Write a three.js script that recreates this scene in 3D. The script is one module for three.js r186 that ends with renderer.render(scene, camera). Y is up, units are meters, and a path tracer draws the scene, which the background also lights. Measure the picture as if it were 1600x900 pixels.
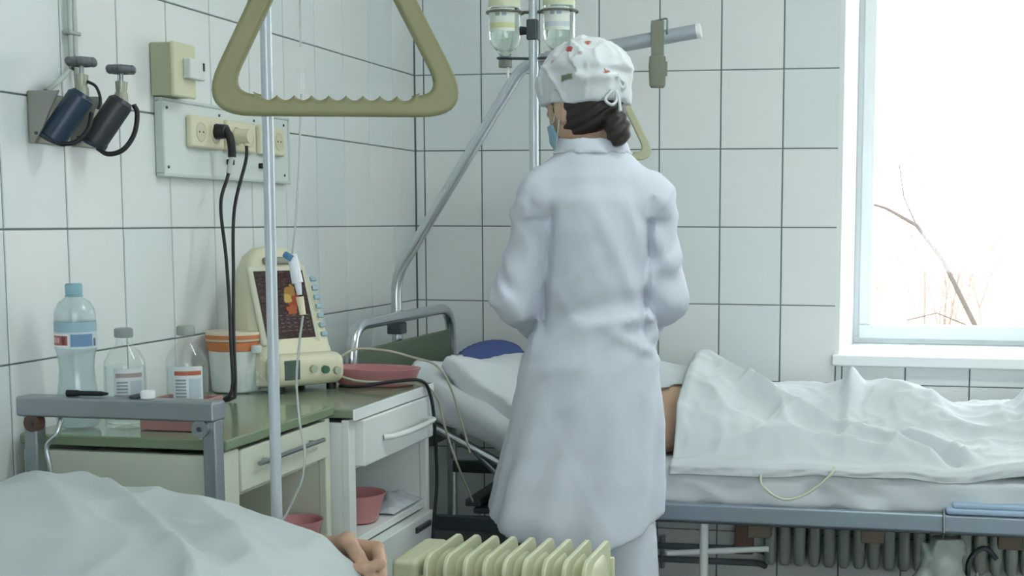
import * as THREE from 'three';
import { RoundedBoxGeometry } from 'three/addons/geometries/RoundedBoxGeometry.js';
import { mergeGeometries, mergeVertices } from 'three/addons/utils/BufferGeometryUtils.js';
import { ImprovedNoise } from 'three/addons/math/ImprovedNoise.js';
import { RectAreaLightUniformsLib } from 'three/addons/lights/RectAreaLightUniformsLib.js';

// ---------------------------------------------------------------- camera, sky, lights, exposure
const scene = new THREE.Scene();
const FX = 984.31, FY = 578.03, FOCAL = 2173.67;            // lens centre and focal length, in pixels of the 1600 x 900 frame
const camera = new THREE.PerspectiveCamera(2 * Math.atan(FY / FOCAL) * 180 / Math.PI, FX / FY, 0.05, 200);
camera.position.set(1.625, 1.2695, 4.4963);
camera.rotation.order = 'YXZ';
camera.rotation.set(-0.1068, 0.1946, 0.0032);
camera.setViewOffset(2 * FX, 2 * FY, 0, 0, 1600, 900);
camera.updateProjectionMatrix();

const SKY = 6.5;
scene.background = new THREE.Color().setRGB(0.97 * SKY, 1.0 * SKY, 1.04 * SKY);   // bright overcast sky
const LAMP = 16.0;                                                             // ceiling panels
const LAMP_COLOR = new THREE.Color().setRGB(0.92, 1.0, 0.96);

const renderer = new THREE.WebGLRenderer({ antialias: true });
renderer.toneMapping = THREE.LinearToneMapping;
renderer.toneMappingExposure = 1.25;
renderer.shadowMap.enabled = true;
RectAreaLightUniformsLib.init();

// ---------------------------------------------------------------- helpers
const V = (x, y, z) => new THREE.Vector3(x, y, z);
const noise3 = new ImprovedNoise();
const N = (x, y, z) => noise3.noise(x + 31.7, y + 17.3, z + 53.1);
let seed = 1234567;
const rnd = () => { seed = (Math.imul(seed, 1664525) + 1013904223) | 0; return (seed >>> 0) / 4294967296; };
const lerp = (a, b, t) => a + (b - a) * t;
const clamp = (x, a = 0, b = 1) => Math.min(b, Math.max(a, x));
const smooth = (a, b, x) => { const t = clamp((x - a) / (b - a)); return t * t * (3 - 2 * t); };
function table(rows, x) {                                    // piecewise smooth look-up: rows of [x, ...values]
  if (x <= rows[0][0]) return rows[0].slice(1);
  for (let i = 1; i < rows.length; i++) if (x <= rows[i][0]) {
    const t = (x - rows[i - 1][0]) / (rows[i][0] - rows[i - 1][0]), s = t * t * (3 - 2 * t) * 0.5 + t * 0.5;
    return rows[i].slice(1).map((v, k) => lerp(rows[i - 1][k + 1], v, s));
  }
  return rows[rows.length - 1].slice(1);
}
const names = {};
function numbered(n) { const k = names[n] = (names[n] ?? -1) + 1; return k ? n + '_' + String(k).padStart(3, '0') : n; }
function M(color, roughness = 0.6, extra = {}) { return new THREE.MeshPhysicalMaterial({ color, roughness, ...extra }); }
function mesh(name, geometry, material, parent = scene) {
  const m = new THREE.Mesh(geometry, material);
  m.name = parent === scene ? numbered(name) : name; m.castShadow = m.receiveShadow = true; parent.add(m); return m;
}
function tag(o, label, category, group) { o.userData.label = label; o.userData.category = category; if (group) o.userData.group = group; return o; }
function thing(name, label, category, [x, y, z] = [0, 0, 0], turn = 0, group) {
  const g = new THREE.Group(); g.name = numbered(name); g.position.set(x, y, z); g.rotation.y = turn; scene.add(g);
  return tag(g, label, category, group);
}
function structure(o) { o.userData.kind = 'structure'; return o; }
const clean = (g) => { const h = g.index ? g.toNonIndexed() : g; for (const k of Object.keys(h.attributes)) if (!['position', 'normal', 'uv'].includes(k)) h.deleteAttribute(k); return h; };
const merge = (...gs) => mergeGeometries(gs.flat().map(clean));
const box = (w, h, d, x = 0, y = 0, z = 0) => new THREE.BoxGeometry(w, h, d).translate(x, y, z);
const rbox = (w, h, d, x = 0, y = 0, z = 0, r = 0.004, s = 2) => new RoundedBoxGeometry(w, h, d, s, Math.min(r, w / 2.01, h / 2.01, d / 2.01)).translate(x, y, z);
const span = (x0, x1, y0, y1, z0, z1, r = 0.003) => rbox(x1 - x0, y1 - y0, z1 - z0, (x0 + x1) / 2, (y0 + y1) / 2, (z0 + z1) / 2, r);
function bar(a, b, r0, r1 = r0, seg = 16) {
  const d = b.clone().sub(a), g = new THREE.CylinderGeometry(r1, r0, d.length(), seg, 1);
  g.translate(0, d.length() / 2, 0).applyQuaternion(new THREE.Quaternion().setFromUnitVectors(V(0, 1, 0), d.normalize()));
  return g.translate(a.x, a.y, a.z);
}
function tube(pts, r, seg = 48, rad = 10, closed = false, tension = 0.5) {
  return new THREE.TubeGeometry(new THREE.CatmullRomCurve3(pts.map((p) => Array.isArray(p) ? V(...p) : p), closed, 'catmullrom', tension), seg, r, rad, closed);
}
function bent(pts, r, bend = 0.05, rad = 14) {                // straight runs with rounded corners
  const P = pts.map((p) => V(...p)), path = new THREE.CurvePath();
  let from = P[0];
  for (let i = 1; i < P.length; i++) {
    if (i === P.length - 1) { path.add(new THREE.LineCurve3(from, P[i])); break; }
    const a = P[i - 1].clone().sub(P[i]), b = P[i + 1].clone().sub(P[i]), k = Math.min(bend, a.length() * 0.49, b.length() * 0.49);
    const p = P[i].clone().addScaledVector(a.normalize(), k), q = P[i].clone().addScaledVector(b.normalize(), k);
    path.add(new THREE.LineCurve3(from, p)); path.add(new THREE.QuadraticBezierCurve3(p, P[i], q)); from = q;
  }
  const all = []; for (const c of path.curves) { const n = c.isLineCurve3 ? 1 : 8; for (let k = 0; k < n; k++) all.push(c.getPoint(k / n)); } all.push(from === P[P.length - 1] ? from : P[P.length - 1]);
  const out = [];
  const frames = sweep(all, r, rad);
  out.push(frames);
  return out[0];
}
function sweep(pts, r, rad = 12) {                            // a round bar along a polyline, capped
  const pos = [], idx = [], uv = []; let up = V(0.123, 0.991, 0.05), len = 0;
  pts = pts.filter((p, i) => !i || p.distanceTo(pts[i - 1]) > 1e-5);
  for (let i = 0; i < pts.length; i++) {
    const t = pts[Math.min(i + 1, pts.length - 1)].clone().sub(pts[Math.max(i - 1, 0)]).normalize();
    if (Math.abs(t.dot(up)) > 0.98) up = V(0.98, 0.1, 0.15);
    const s = up.clone().cross(t).normalize(), n = t.clone().cross(s).normalize(); up = n.clone();
    if (i) len += pts[i].distanceTo(pts[i - 1]);
    const rr = typeof r === 'function' ? r(i / (pts.length - 1)) : r;
    for (let k = 0; k <= rad; k++) { const a = k / rad * Math.PI * 2, p = pts[i].clone().addScaledVector(s, Math.cos(a) * rr).addScaledVector(n, Math.sin(a) * rr); pos.push(p.x, p.y, p.z); uv.push(k / rad, len); }
  }
  const R = rad + 1;
  for (let i = 0; i < pts.length - 1; i++) for (let k = 0; k < rad; k++) { const a = i * R + k; idx.push(a, a + 1, a + R, a + 1, a + R + 1, a + R); }
  for (const [row, flip] of [[0, 1], [pts.length - 1, 0]]) {
    const c = pos.length / 3, p = pts[row]; pos.push(p.x, p.y, p.z); uv.push(0, 0);
    for (let k = 0; k < rad; k++) { const a = row * R + k; flip ? idx.push(c, a + 1, a) : idx.push(c, a, a + 1); }
  }
  const g = new THREE.BufferGeometry();
  g.setAttribute('position', new THREE.Float32BufferAttribute(pos, 3)); g.setAttribute('uv', new THREE.Float32BufferAttribute(uv, 2)); g.setIndex(idx); g.computeVertexNormals();
  return g;
}
const lathe = (prof, seg = 40) => new THREE.LatheGeometry(prof.map(([r, y]) => new THREE.Vector2(r, y)), seg);
function loft(levels, seg = 48, p = 4) {                      // levels [y, halfWidth, halfDepth, zCentre, xCentre]: stacked superellipses, capped
  const pos = [], idx = [], n = levels.length;
  levels.forEach(([y, a, b, zc = 0, xc = 0]) => { for (let k = 0; k < seg; k++) { const t = k / seg * Math.PI * 2, c = Math.cos(t), s = Math.sin(t), q = Math.pow(Math.abs(c) ** p + Math.abs(s) ** p, -1 / p); pos.push(xc + a * q * c, y, zc + b * q * s); } });
  for (let i = 0; i < n - 1; i++) for (let k = 0; k < seg; k++) { const a = i * seg + k, b = i * seg + (k + 1) % seg; idx.push(a, a + seg, b, b, a + seg, b + seg); }
  for (const i of [0, n - 1]) { const [y, , , zc = 0, xc = 0] = levels[i], c = pos.length / 3; pos.push(xc, y, zc); for (let k = 0; k < seg; k++) { const a = i * seg + k, b = i * seg + (k + 1) % seg; i ? idx.push(c, b, a) : idx.push(c, a, b); } }
  const g = new THREE.BufferGeometry(); g.setAttribute('position', new THREE.Float32BufferAttribute(pos, 3)); g.setIndex(idx);
  g.computeVertexNormals(); g.setAttribute('uv', new THREE.Float32BufferAttribute(new Float32Array(pos.length / 3 * 2), 2)); return g;
}
function sheet(P, nu, nv, thick = 0.006) {                    // P(u, v) -> Vector3: a cloth of real thickness
  const top = []; for (let j = 0; j <= nv; j++) for (let i = 0; i <= nu; i++) top.push(P(i / nu, j / nv));
  const W = nu + 1, at = (i, j) => top[clamp(j, 0, nv) * W + clamp(i, 0, nu)], pos = [], idx = [], uv = [];
  const bottom = top.map((p, k) => { const i = k % W, j = (k / W) | 0; const n = at(i, j + 1).clone().sub(at(i, j - 1)).cross(at(i + 1, j).clone().sub(at(i - 1, j))).normalize(); return p.clone().addScaledVector(n, -thick); });
  for (const p of [...top, ...bottom]) { pos.push(p.x, p.y, p.z); uv.push(p.x, p.z); }
  const T = top.length;
  for (let j = 0; j < nv; j++) for (let i = 0; i < nu; i++) { const a = j * W + i; idx.push(a, a + W, a + 1, a + 1, a + W, a + W + 1, T + a, T + a + 1, T + a + W, T + a + 1, T + a + W + 1, T + a + W); }
  const edge = []; for (let i = 0; i < nu; i++) edge.push(i); for (let j = 0; j < nv; j++) edge.push(j * W + nu); for (let i = nu; i > 0; i--) edge.push(nv * W + i); for (let j = nv; j > 0; j--) edge.push(j * W);
  edge.forEach((a, k) => { const b = edge[(k + 1) % edge.length]; idx.push(a, b, T + a, b, T + b, T + a); });
  const g = new THREE.BufferGeometry(); g.setAttribute('position', new THREE.Float32BufferAttribute(pos, 3)); g.setAttribute('uv', new THREE.Float32BufferAttribute(uv, 2)); g.setIndex(idx); g.computeVertexNormals(); return g;
}
// a signed distance field meshed by surface nets
function field(fn, lo, hi, cell, paint) {
  const n = [0, 1, 2].map((k) => Math.ceil((hi[k] - lo[k]) / cell) + 1), [nx, ny, nz] = n, d = new Float32Array(nx * ny * nz);
  for (let k = 0; k < nz; k++) for (let j = 0; j < ny; j++) for (let i = 0; i < nx; i++) d[i + nx * (j + ny * k)] = fn(lo[0] + i * cell, lo[1] + j * cell, lo[2] + k * cell);
  const id = new Int32Array(d.length).fill(-1), pos = [], idx = [];
  const E = [[0, 1], [2, 3], [4, 5], [6, 7], [0, 2], [1, 3], [4, 6], [5, 7], [0, 4], [1, 5], [2, 6], [3, 7]];
  const off = [0, 1, nx, nx + 1, nx * ny, nx * ny + 1, nx * ny + nx, nx * ny + nx + 1];
  for (let k = 0; k < nz - 1; k++) for (let j = 0; j < ny - 1; j++) for (let i = 0; i < nx - 1; i++) {
    const a = i + nx * (j + ny * k); let mask = 0; for (let c = 0; c < 8; c++) if (d[a + off[c]] < 0) mask |= 1 << c;
    if (mask === 0 || mask === 255) continue;
    let x = 0, y = 0, z = 0, m = 0;
    for (const [p, q] of E) { const u = d[a + off[p]], v = d[a + off[q]]; if ((u < 0) === (v < 0)) continue; const t = u / (u - v); x += lerp(p & 1, q & 1, t); y += lerp((p >> 1) & 1, (q >> 1) & 1, t); z += lerp((p >> 2) & 1, (q >> 2) & 1, t); m++; }
    id[a] = pos.length / 3; pos.push(lo[0] + (i + x / m) * cell, lo[1] + (j + y / m) * cell, lo[2] + (k + z / m) * cell);
  }
  const quad = (a, b, c, e, f) => { if (a < 0 || b < 0 || c < 0 || e < 0) return; f ? idx.push(a, b, c, a, c, e) : idx.push(a, c, b, a, e, c); };
  for (let k = 1; k < nz - 1; k++) for (let j = 1; j < ny - 1; j++) for (let i = 1; i < nx - 1; i++) {
    const a = i + nx * (j + ny * k), s = d[a] < 0;
    if (s !== d[a + 1] < 0) quad(id[a - nx - nx * ny], id[a - nx * ny], id[a], id[a - nx], s);
    if (s !== d[a + nx] < 0) quad(id[a - 1 - nx * ny], id[a - 1], id[a], id[a - nx * ny], s);
    if (s !== d[a + nx * ny] < 0) quad(id[a - 1 - nx], id[a - nx], id[a], id[a - 1], s);
  }
  const g = new THREE.BufferGeometry(); g.setAttribute('position', new THREE.Float32BufferAttribute(pos, 3)); g.setIndex(idx); g.computeVertexNormals();
  if (paint) { const c = new Float32Array(pos.length); for (let i = 0; i < pos.length; i += 3) { const q = paint(pos[i], pos[i + 1], pos[i + 2]); c[i] = q[0]; c[i + 1] = q[1]; c[i + 2] = q[2]; } g.setAttribute('color', new THREE.BufferAttribute(c, 3)); }
  return g;
}
const smin = (a, b, k) => { const h = Math.max(k - Math.abs(a - b), 0) / k; return Math.min(a, b) - h * h * k * 0.25; };
const ell = (x, y, z, c, r) => { const a = (x - c[0]) / r[0], b = (y - c[1]) / r[1], e = (z - c[2]) / r[2]; return (Math.sqrt(a * a + b * b + e * e) - 1) * Math.min(...r); };
function cap(x, y, z, a, b, ra, rb) {                          // tapered capsule
  const bx = b[0] - a[0], by = b[1] - a[1], bz = b[2] - a[2], px = x - a[0], py = y - a[1], pz = z - a[2];
  const t = clamp((px * bx + py * by + pz * bz) / (bx * bx + by * by + bz * bz + 1e-12));
  return Math.hypot(px - bx * t, py - by * t, pz - bz * t) - lerp(ra, rb, t);
}
const capsules = (list, k) => (x, y, z) => { let d = 1e3; for (const [a, b, ra, rb, kk] of list) d = smin(d, cap(x, y, z, a, b, ra, rb), kk ?? k); return d; };
function bounds(list, pad = 0.03) { const lo = [9, 9, 9], hi = [-9, -9, -9]; for (const [a, b, ra, rb] of list) for (const [p, r] of [[a, ra], [b, rb]]) for (let k = 0; k < 3; k++) { lo[k] = Math.min(lo[k], p[k] - r - pad); hi[k] = Math.max(hi[k], p[k] + r + pad); } return [lo, hi]; }
const crease = (x, y, z) => Math.pow(1 - Math.min(1, 2.2 * Math.abs(N(x, y, z))), 3);   // sharp ridges of creased cloth, 0 to 1
function ridge(x, z, pts, w) {                                 // 1 on a polyline in plan, falling to 0 at about two widths
  let d = 9; for (let i = 0; i < pts.length - 1; i++) { const [ax, az] = pts[i], [bx, bz] = pts[i + 1], ux = bx - ax, uz = bz - az, t = clamp(((x - ax) * ux + (z - az) * uz) / (ux * ux + uz * uz)); d = Math.min(d, Math.hypot(x - ax - ux * t, z - az - uz * t)); }
  return 0.5 * Math.exp(-(d * d) / (w * w)) + 0.5 * Math.exp(-d / (0.7 * w));
}
function canvasTexture(w, h, draw) { const c = document.createElement('canvas'); c.width = w; c.height = h; draw(c.getContext('2d'), w, h); const t = new THREE.CanvasTexture(c); t.colorSpace = THREE.SRGBColorSpace; return t; }

// ---------------------------------------------------------------- materials
const grout = M(0x717c7c, 0.9), plaster = M(0xe6ebea, 0.75), paintWhite = M(0xe9eeee, 0.35), pvc = M(0xdde4e8, 0.3);
const tiles = [0xdfe6e5, 0xe2e8e6, 0xdce4e4, 0xe4e8e7].map((c) => M(c, 0.34));
const chrome = M(0xcdd3d8, 0.24, { metalness: 1 }), steel = M(0x9fa6ab, 0.38, { metalness: 1 }), darkSteel = M(0x565e63, 0.45, { metalness: 0.8 });
const railPaint = M(0x8d9aa6, 0.35, { metalness: 0.5 });
const dimmedBlanketCloth = M(0xb9c3c3, 0.92, { sheen: 0.3, sheenRoughness: 0.8 }), linen = M(0xc6cdd0, 0.9, { sheen: 0.3, sheenRoughness: 0.8 }), coatCloth = M(0xc8cfda, 0.88, { sheen: 0.25, sheenRoughness: 0.8 });  // near blanket is white; its dimmer light is put into a greyer cloth colour
const black = M(0x15181b, 0.5), ivory = M(0xd9d6ba, 0.45), cream = M(0xcfd5c4, 0.45), whitePaint = M(0xdfe5e2, 0.4);
const beige = M(0x87855f, 0.55), olive = M(0x5f6f5c, 0.6), green = M(0x7c8f72, 0.16), pink = M(0xc4888a, 0.35), orange = M(0xc97b4a, 0.5);
const glass = M(0xfbfdfd, 0.03, { transmission: 1, thickness: 0, ior: 1.45 }), solidGlass = M(0xeef7f6, 0.03, { transmission: 1, thickness: 0.004, ior: 1.45 });
const water = M(0xfafdfd, 0.02, { transmission: 1, thickness: 0, ior: 1.33 });
const clearPlastic = M(0xfafcfc, 0.12, { transmission: 0.9, thickness: 0 });
const skinTone = [0.50, 0.335, 0.23];
const skinMat = new THREE.MeshPhysicalMaterial({ vertexColors: true, roughness: 0.6 });

// ---------------------------------------------------------------- the room
const H = 2.8, WIN = { x0: 1.424, x1: 2.78, y0: 0.811, y1: 2.38 };
const tileCache = {};
function tileShape(w, h) {                                     // a ceramic tile with chamfered edges, front at z = 0
  const key = w.toFixed(4) + '/' + h.toFixed(4); if (tileCache[key]) return tileCache[key];
  const a = w / 2, b = h / 2, c = 0.0014, t = -0.006, pos = [], q = (...p) => { const [A, B, C, D] = p; for (const v of [A, B, C, A, C, D]) pos.push(...v); };
  const f = [[-a + c, -b + c, 0], [a - c, -b + c, 0], [a - c, b - c, 0], [-a + c, b - c, 0]], e = [[-a, -b, -c], [a, -b, -c], [a, b, -c], [-a, b, -c]], k = e.map(([x, y]) => [x, y, t]);
  q(...f); for (let i = 0; i < 4; i++) { const j = (i + 1) % 4; q(e[i], e[j], f[j], f[i]); q(k[i], k[j], e[j], e[i]); }
  const g = new THREE.BufferGeometry(); g.setAttribute('position', new THREE.Float32BufferAttribute(pos, 3)); g.computeVertexNormals(); return tileCache[key] = g;
}
function layTile(parent, u0, u1, y0, y1, place) {
  const jx = 0.0022, jy = 0.0017; if (u1 - u0 < 0.012 || y1 - y0 < 0.012) return;
  const m = mesh('tile', tileShape(u1 - u0 - 2 * jx, y1 - y0 - 2 * jy), tiles[(rnd() * tiles.length) | 0], parent); place(m, (u0 + u1) / 2, (y0 + y1) / 2);
}
const wallLeft = structure(mesh('wall_left', box(0.3, H, 6.6, -0.153, H / 2, 2.85), grout));
for (let j = 0; j < 25; j++) for (let r = 0; r < 11; r++)
  layTile(wallLeft, j * 0.2, j * 0.2 + 0.2, r * 0.25, r * 0.25 + 0.25, (m, u, y) => { m.position.set(0, y, u); m.rotation.y = Math.PI / 2; });
const prism = (pts, y0, y1) => { const s = new THREE.Shape(pts.map(([x, z]) => new THREE.Vector2(x, -z))); return new THREE.ExtrudeGeometry(s, { depth: y1 - y0, bevelEnabled: false }).rotateX(-Math.PI / 2).translate(0, y0, 0); };
const wallBack = structure(mesh('wall_back', merge(
  prism([[-0.3, -0.003], [-0.3, -0.5], [1.440, -0.5], [1.408, -0.003]], 0, H), prism([[2.796, -0.003], [2.764, -0.5], [3.2, -0.5], [3.2, -0.003]], 0, H), prism([[4.6, -0.003], [4.6, -0.5], [5.3, -0.5], [5.3, -0.003]], 0, H), prism([[3.2, -0.003], [3.2, -0.5], [4.6, -0.5], [4.6, -0.003]], 0, WIN.y0), prism([[3.2, -0.003], [3.2, -0.5], [4.6, -0.5], [4.6, -0.003]], WIN.y1, H),
  prism([[1.4, -0.003], [1.43, -0.5], [2.78, -0.5], [2.8, -0.003]], 0, WIN.y0), prism([[1.4, -0.003], [1.43, -0.5], [2.78, -0.5], [2.8, -0.003]], WIN.y1 + 0.016, H)), grout));
const onBack = (m, u, y) => m.position.set(u, y, 0);
for (let r = 0; r < 11; r++) for (let k = -1; k < 16; k++) {
  const u0 = k < 0 ? 0.002 : 0.033 + k * 0.2, u1 = k < 0 ? 0.033 : u0 + 0.2, y0 = r * 0.25, y1 = y0 + 0.25;
  const a = Math.max(u0, WIN.x0 - 0.012), b = Math.min(u1, WIN.x1 + 0.012), c = Math.max(y0, WIN.y0), d = Math.min(y1, WIN.y1 + 0.012);
  if (a >= b || c >= d) { layTile(wallBack, u0, u1, y0, y1, onBack); continue; }
  if (a > u0) layTile(wallBack, u0, a, y0, y1, onBack);
  if (b < u1) layTile(wallBack, b, u1, y0, y1, onBack);
  if (c > y0) layTile(wallBack, a, b, y0, c, onBack);
  if (d < y1) layTile(wallBack, a, b, d, y1, onBack);
}
structure(mesh('wall_right', box(0.3, H, 6.65, 5.15, H / 2, 2.825), plaster));
// the wall behind the camera, opened for an added window row that gives front light
const W3 = { x0: 1.7, x1: 4.3, y0: 0.8, y1: 2.4 };
structure(mesh('wall_front', merge(box(W3.x0 + 0.3, H, 0.3, (W3.x0 - 0.3) / 2, H / 2, 6.3), box(5.3 - W3.x1, H, 0.3, (5.3 + W3.x1) / 2, H / 2, 6.3), box(W3.x1 - W3.x0, W3.y0, 0.3, (W3.x0 + W3.x1) / 2, W3.y0 / 2, 6.3), box(W3.x1 - W3.x0, H - W3.y1, 0.3, (W3.x0 + W3.x1) / 2, (H + W3.y1) / 2, 6.3)), plaster));
structure(mesh('ceiling', box(5.6, 0.2, 6.95, 2.5, H + 0.1, 2.97), plaster));
const floorTexture = canvasTexture(256, 256, (c, w, h) => { for (let i = 0; i < 9000; i++) { const g = 130 + rnd() * 40 | 0; c.fillStyle = `rgb(${g},${g + 6},${g - 4})`; c.fillRect(rnd() * w, rnd() * h, 1 + rnd() * 5, 1 + rnd() * 5); } });
floorTexture.wrapS = floorTexture.wrapT = THREE.RepeatWrapping; floorTexture.repeat.set(5, 7);
structure(mesh('floor', box(5.6, 0.2, 6.95, 2.5, -0.1, 2.97), new THREE.MeshPhysicalMaterial({ map: floorTexture, roughness: 0.4 })));

// window_1: splayed white reveals, sill board, two casements
const win = new THREE.Group(); win.name = 'window_1'; scene.add(win); structure(win);
mesh('reveal', prism([[1.408, 0.0], [1.440, -0.5], [1.458, -0.5], [1.424, 0.0]], WIN.y0 + 0.03, WIN.y1 + 0.016), plaster, win);
mesh('reveal', prism([[2.78, 0.0], [2.746, -0.5], [2.764, -0.5], [2.796, 0.0]], WIN.y0 + 0.03, WIN.y1 + 0.016), plaster, win);
mesh('reveal', prism([[1.424, 0.0], [1.458, -0.5], [2.746, -0.5], [2.78, 0.0]], WIN.y1, WIN.y1 + 0.016), plaster, win);
mesh('window_sill', span(1.402, 2.80, WIN.y0, 0.846, -0.44, 0.04, 0.006), paintWhite, win);
mesh('window_frame', merge(span(1.452, 2.752, 0.846, 0.868, -0.49, -0.43), span(1.452, 2.752, 2.345, 2.38, -0.49, -0.43), span(1.452, 1.476, 0.868, 2.345, -0.49, -0.43), span(2.728, 2.752, 0.868, 2.345, -0.49, -0.43), span(2.088, 2.116, 0.868, 2.345, -0.49, -0.43)), pvc, win);
for (const [a, b] of [[1.470, 2.096], [2.108, 2.734]]) {
  const s = mesh('casement', merge(span(a, b, 0.862, 0.912, -0.475, -0.415, 0.006), span(a, b, 2.30, 2.35, -0.475, -0.415, 0.006), span(a, a + 0.042, 0.912, 2.30, -0.475, -0.415, 0.006), span(b - 0.046, b, 0.912, 2.30, -0.475, -0.415, 0.006)), pvc, win);
  mesh('glass_pane', box(b - a - 0.07, 1.41, 0.004, (a + b) / 2, 1.606, -0.452), glass, s);
}
// window_2: the next window along the back wall, to the right of the picture
const win2 = new THREE.Group(); win2.name = 'window_2'; scene.add(win2); structure(win2);
mesh('window_sill', span(3.17, 4.63, WIN.y0, 0.846, -0.44, 0.04, 0.006), paintWhite, win2);
for (const [a, b] of [[3.2, 3.9], [3.9, 4.6]]) {
  const s = mesh('casement', merge(span(a, b, 0.846, 0.912, -0.475, -0.415), span(a, b, 2.30, 2.38, -0.475, -0.415), span(a, a + 0.05, 0.912, 2.30, -0.475, -0.415), span(b - 0.05, b, 0.912, 2.30, -0.475, -0.415)), pvc, win2);
  mesh('glass_pane', box(b - a - 0.08, 1.41, 0.004, (a + b) / 2, 1.606, -0.452), glass, s);
}
// added_window_3: unseen row of casements, added behind the camera as front fill light
const win3 = new THREE.Group(); win3.name = 'added_window_3'; scene.add(win3); structure(win3);
mesh('window_sill', span(W3.x0 - 0.03, W3.x1 + 0.03, W3.y0 - 0.035, W3.y0, 6.1, 6.4, 0.006), paintWhite, win3);
for (let i = 0; i < 4; i++) {
  const a = W3.x0 + i * (W3.x1 - W3.x0) / 4, b = a + (W3.x1 - W3.x0) / 4;
  const s = mesh('casement', merge(span(a, b, W3.y0, W3.y0 + 0.06, 6.34, 6.4), span(a, b, W3.y1 - 0.06, W3.y1, 6.34, 6.4), span(a, a + 0.05, W3.y0 + 0.06, W3.y1 - 0.06, 6.34, 6.4), span(b - 0.05, b, W3.y0 + 0.06, W3.y1 - 0.06, 6.34, 6.4)), pvc, win3);
  mesh('glass_pane', box(b - a - 0.08, W3.y1 - W3.y0 - 0.1, 0.004, (a + b) / 2, (W3.y0 + W3.y1) / 2, 6.37), glass, s);
}
// ceiling lamps: flat diffuser panels, each with its own area light
[[1.9, 1.7]].forEach(([x, z], i) => {
  const t = thing('ceiling_lamp', 'flat white lamp panel on the ceiling over the ward', 'lamp', [x, H, z]);
  mesh('housing', rbox(1.24, 0.06, 0.32, 0, -0.03, 0, 0.008), paintWhite, t);
  mesh('diffuser', rbox(1.16, 0.012, 0.25, 0, -0.062, 0, 0.004), new THREE.MeshStandardMaterial({ color: 0xffffff, emissive: LAMP_COLOR, emissiveIntensity: 2.2, roughness: 0.6 }), t);
  const l = new THREE.RectAreaLight(LAMP_COLOR, LAMP, 1.16, 0.25); l.position.set(0, -0.075, 0); l.rotation.x = -Math.PI / 2; t.add(l);
});
// outside: ground rising to a bank, bare shrubs
const bank = M(0xb9a78e, 0.95);
structure(mesh('outdoor_ground', sheet((u, v) => { const x = lerp(-14, 24, u), z = lerp(-30, -0.7, v); return V(x, -0.7 + 2.2 * smooth(-7, -26, z) + 0.12 * N(x * 0.6, 0, z * 0.6), z); }, 60, 50, 0.2), bank));
const bark = M(0x57504b, 0.9), glareTwigBark = M(0x84746d, 0.9);  // shrub twigs lightened in colour to look washed out by outdoor glare
function branchTree(root, height, lean, levels, r) {
  const out = []; const grow = (p, d, len, rad, lv) => {
    const pts = [p.clone()]; let q = p.clone(), dir = d.clone();
    for (let i = 0; i < 4; i++) { dir.add(V(rnd() - 0.5, rnd() * 0.25, rnd() - 0.5).multiplyScalar(0.4)).normalize(); q = q.clone().addScaledVector(dir, len / 4); pts.push(q); }
    out.push(sweep(pts, (t) => rad * (1 - 0.55 * t), 6));
    if (lv > 0) for (let k = 0; k < 4; k++) { const a = pts[1 + (k % 4)]; grow(a, dir.clone().add(V(rnd() - 0.5, rnd() * 0.4, rnd() - 0.5).multiplyScalar(1.5)).normalize(), len * (0.45 + rnd() * 0.25), rad * 0.5, lv - 1); }
  }; grow(V(0, 0, 0), lean.normalize(), height, r, levels);
  return merge(out);
}
[['pale leafless shrub outside the window at lower left of the pane', 1.55, -6.3, 1.75], ['pale leafless shrub outside the window at lower right of the pane', 2.2, -5.9, 1.8], ['taller pale leafless shrub outside the window beyond the middle of the pane', 1.95, -7.4, 2.1]].forEach(([label, x, z, h]) => {
  const t = thing('bare_shrub', label, 'shrub', [x, -0.75 + 2.2 * smooth(-7, -26, z), z]);
  for (let k = 0; k < 5; k++) mesh('stem', branchTree(null, h * (0.8 + 0.4 * rnd()), V((rnd() - 0.5) * 1.1, 1, (rnd() - 0.5) * 1.1), 2, 0.010), glareTwigBark, t);
});
{ const t = thing('bare_branch', 'thin bare tree leaning across the view outside the window', 'tree', [2.3, -0.72, -3.2]);
  mesh('trunk', sweep([V(0, 0, 0), V(-0.1, 0.7, -0.02), V(-0.28, 1.4, 0), V(-0.48, 1.79, 0), V(-0.62, 1.97, 0.02), V(-0.78, 2.06, 0.03), V(-0.95, 2.11, 0.04)], (t) => 0.02 * (1 - 0.7 * t), 7), bark, t);
  mesh('twig', sweep([V(-0.62, 1.97, 0.02), V(-0.69, 2.12, 0), V(-0.72, 2.3, -0.02)], 0.004, 5), bark, t); mesh('twig', sweep([V(-0.3, 1.42, 0), V(-0.5, 1.5, 0.02), V(-0.66, 1.46, 0.03)], 0.004, 5), bark, t); }

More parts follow.
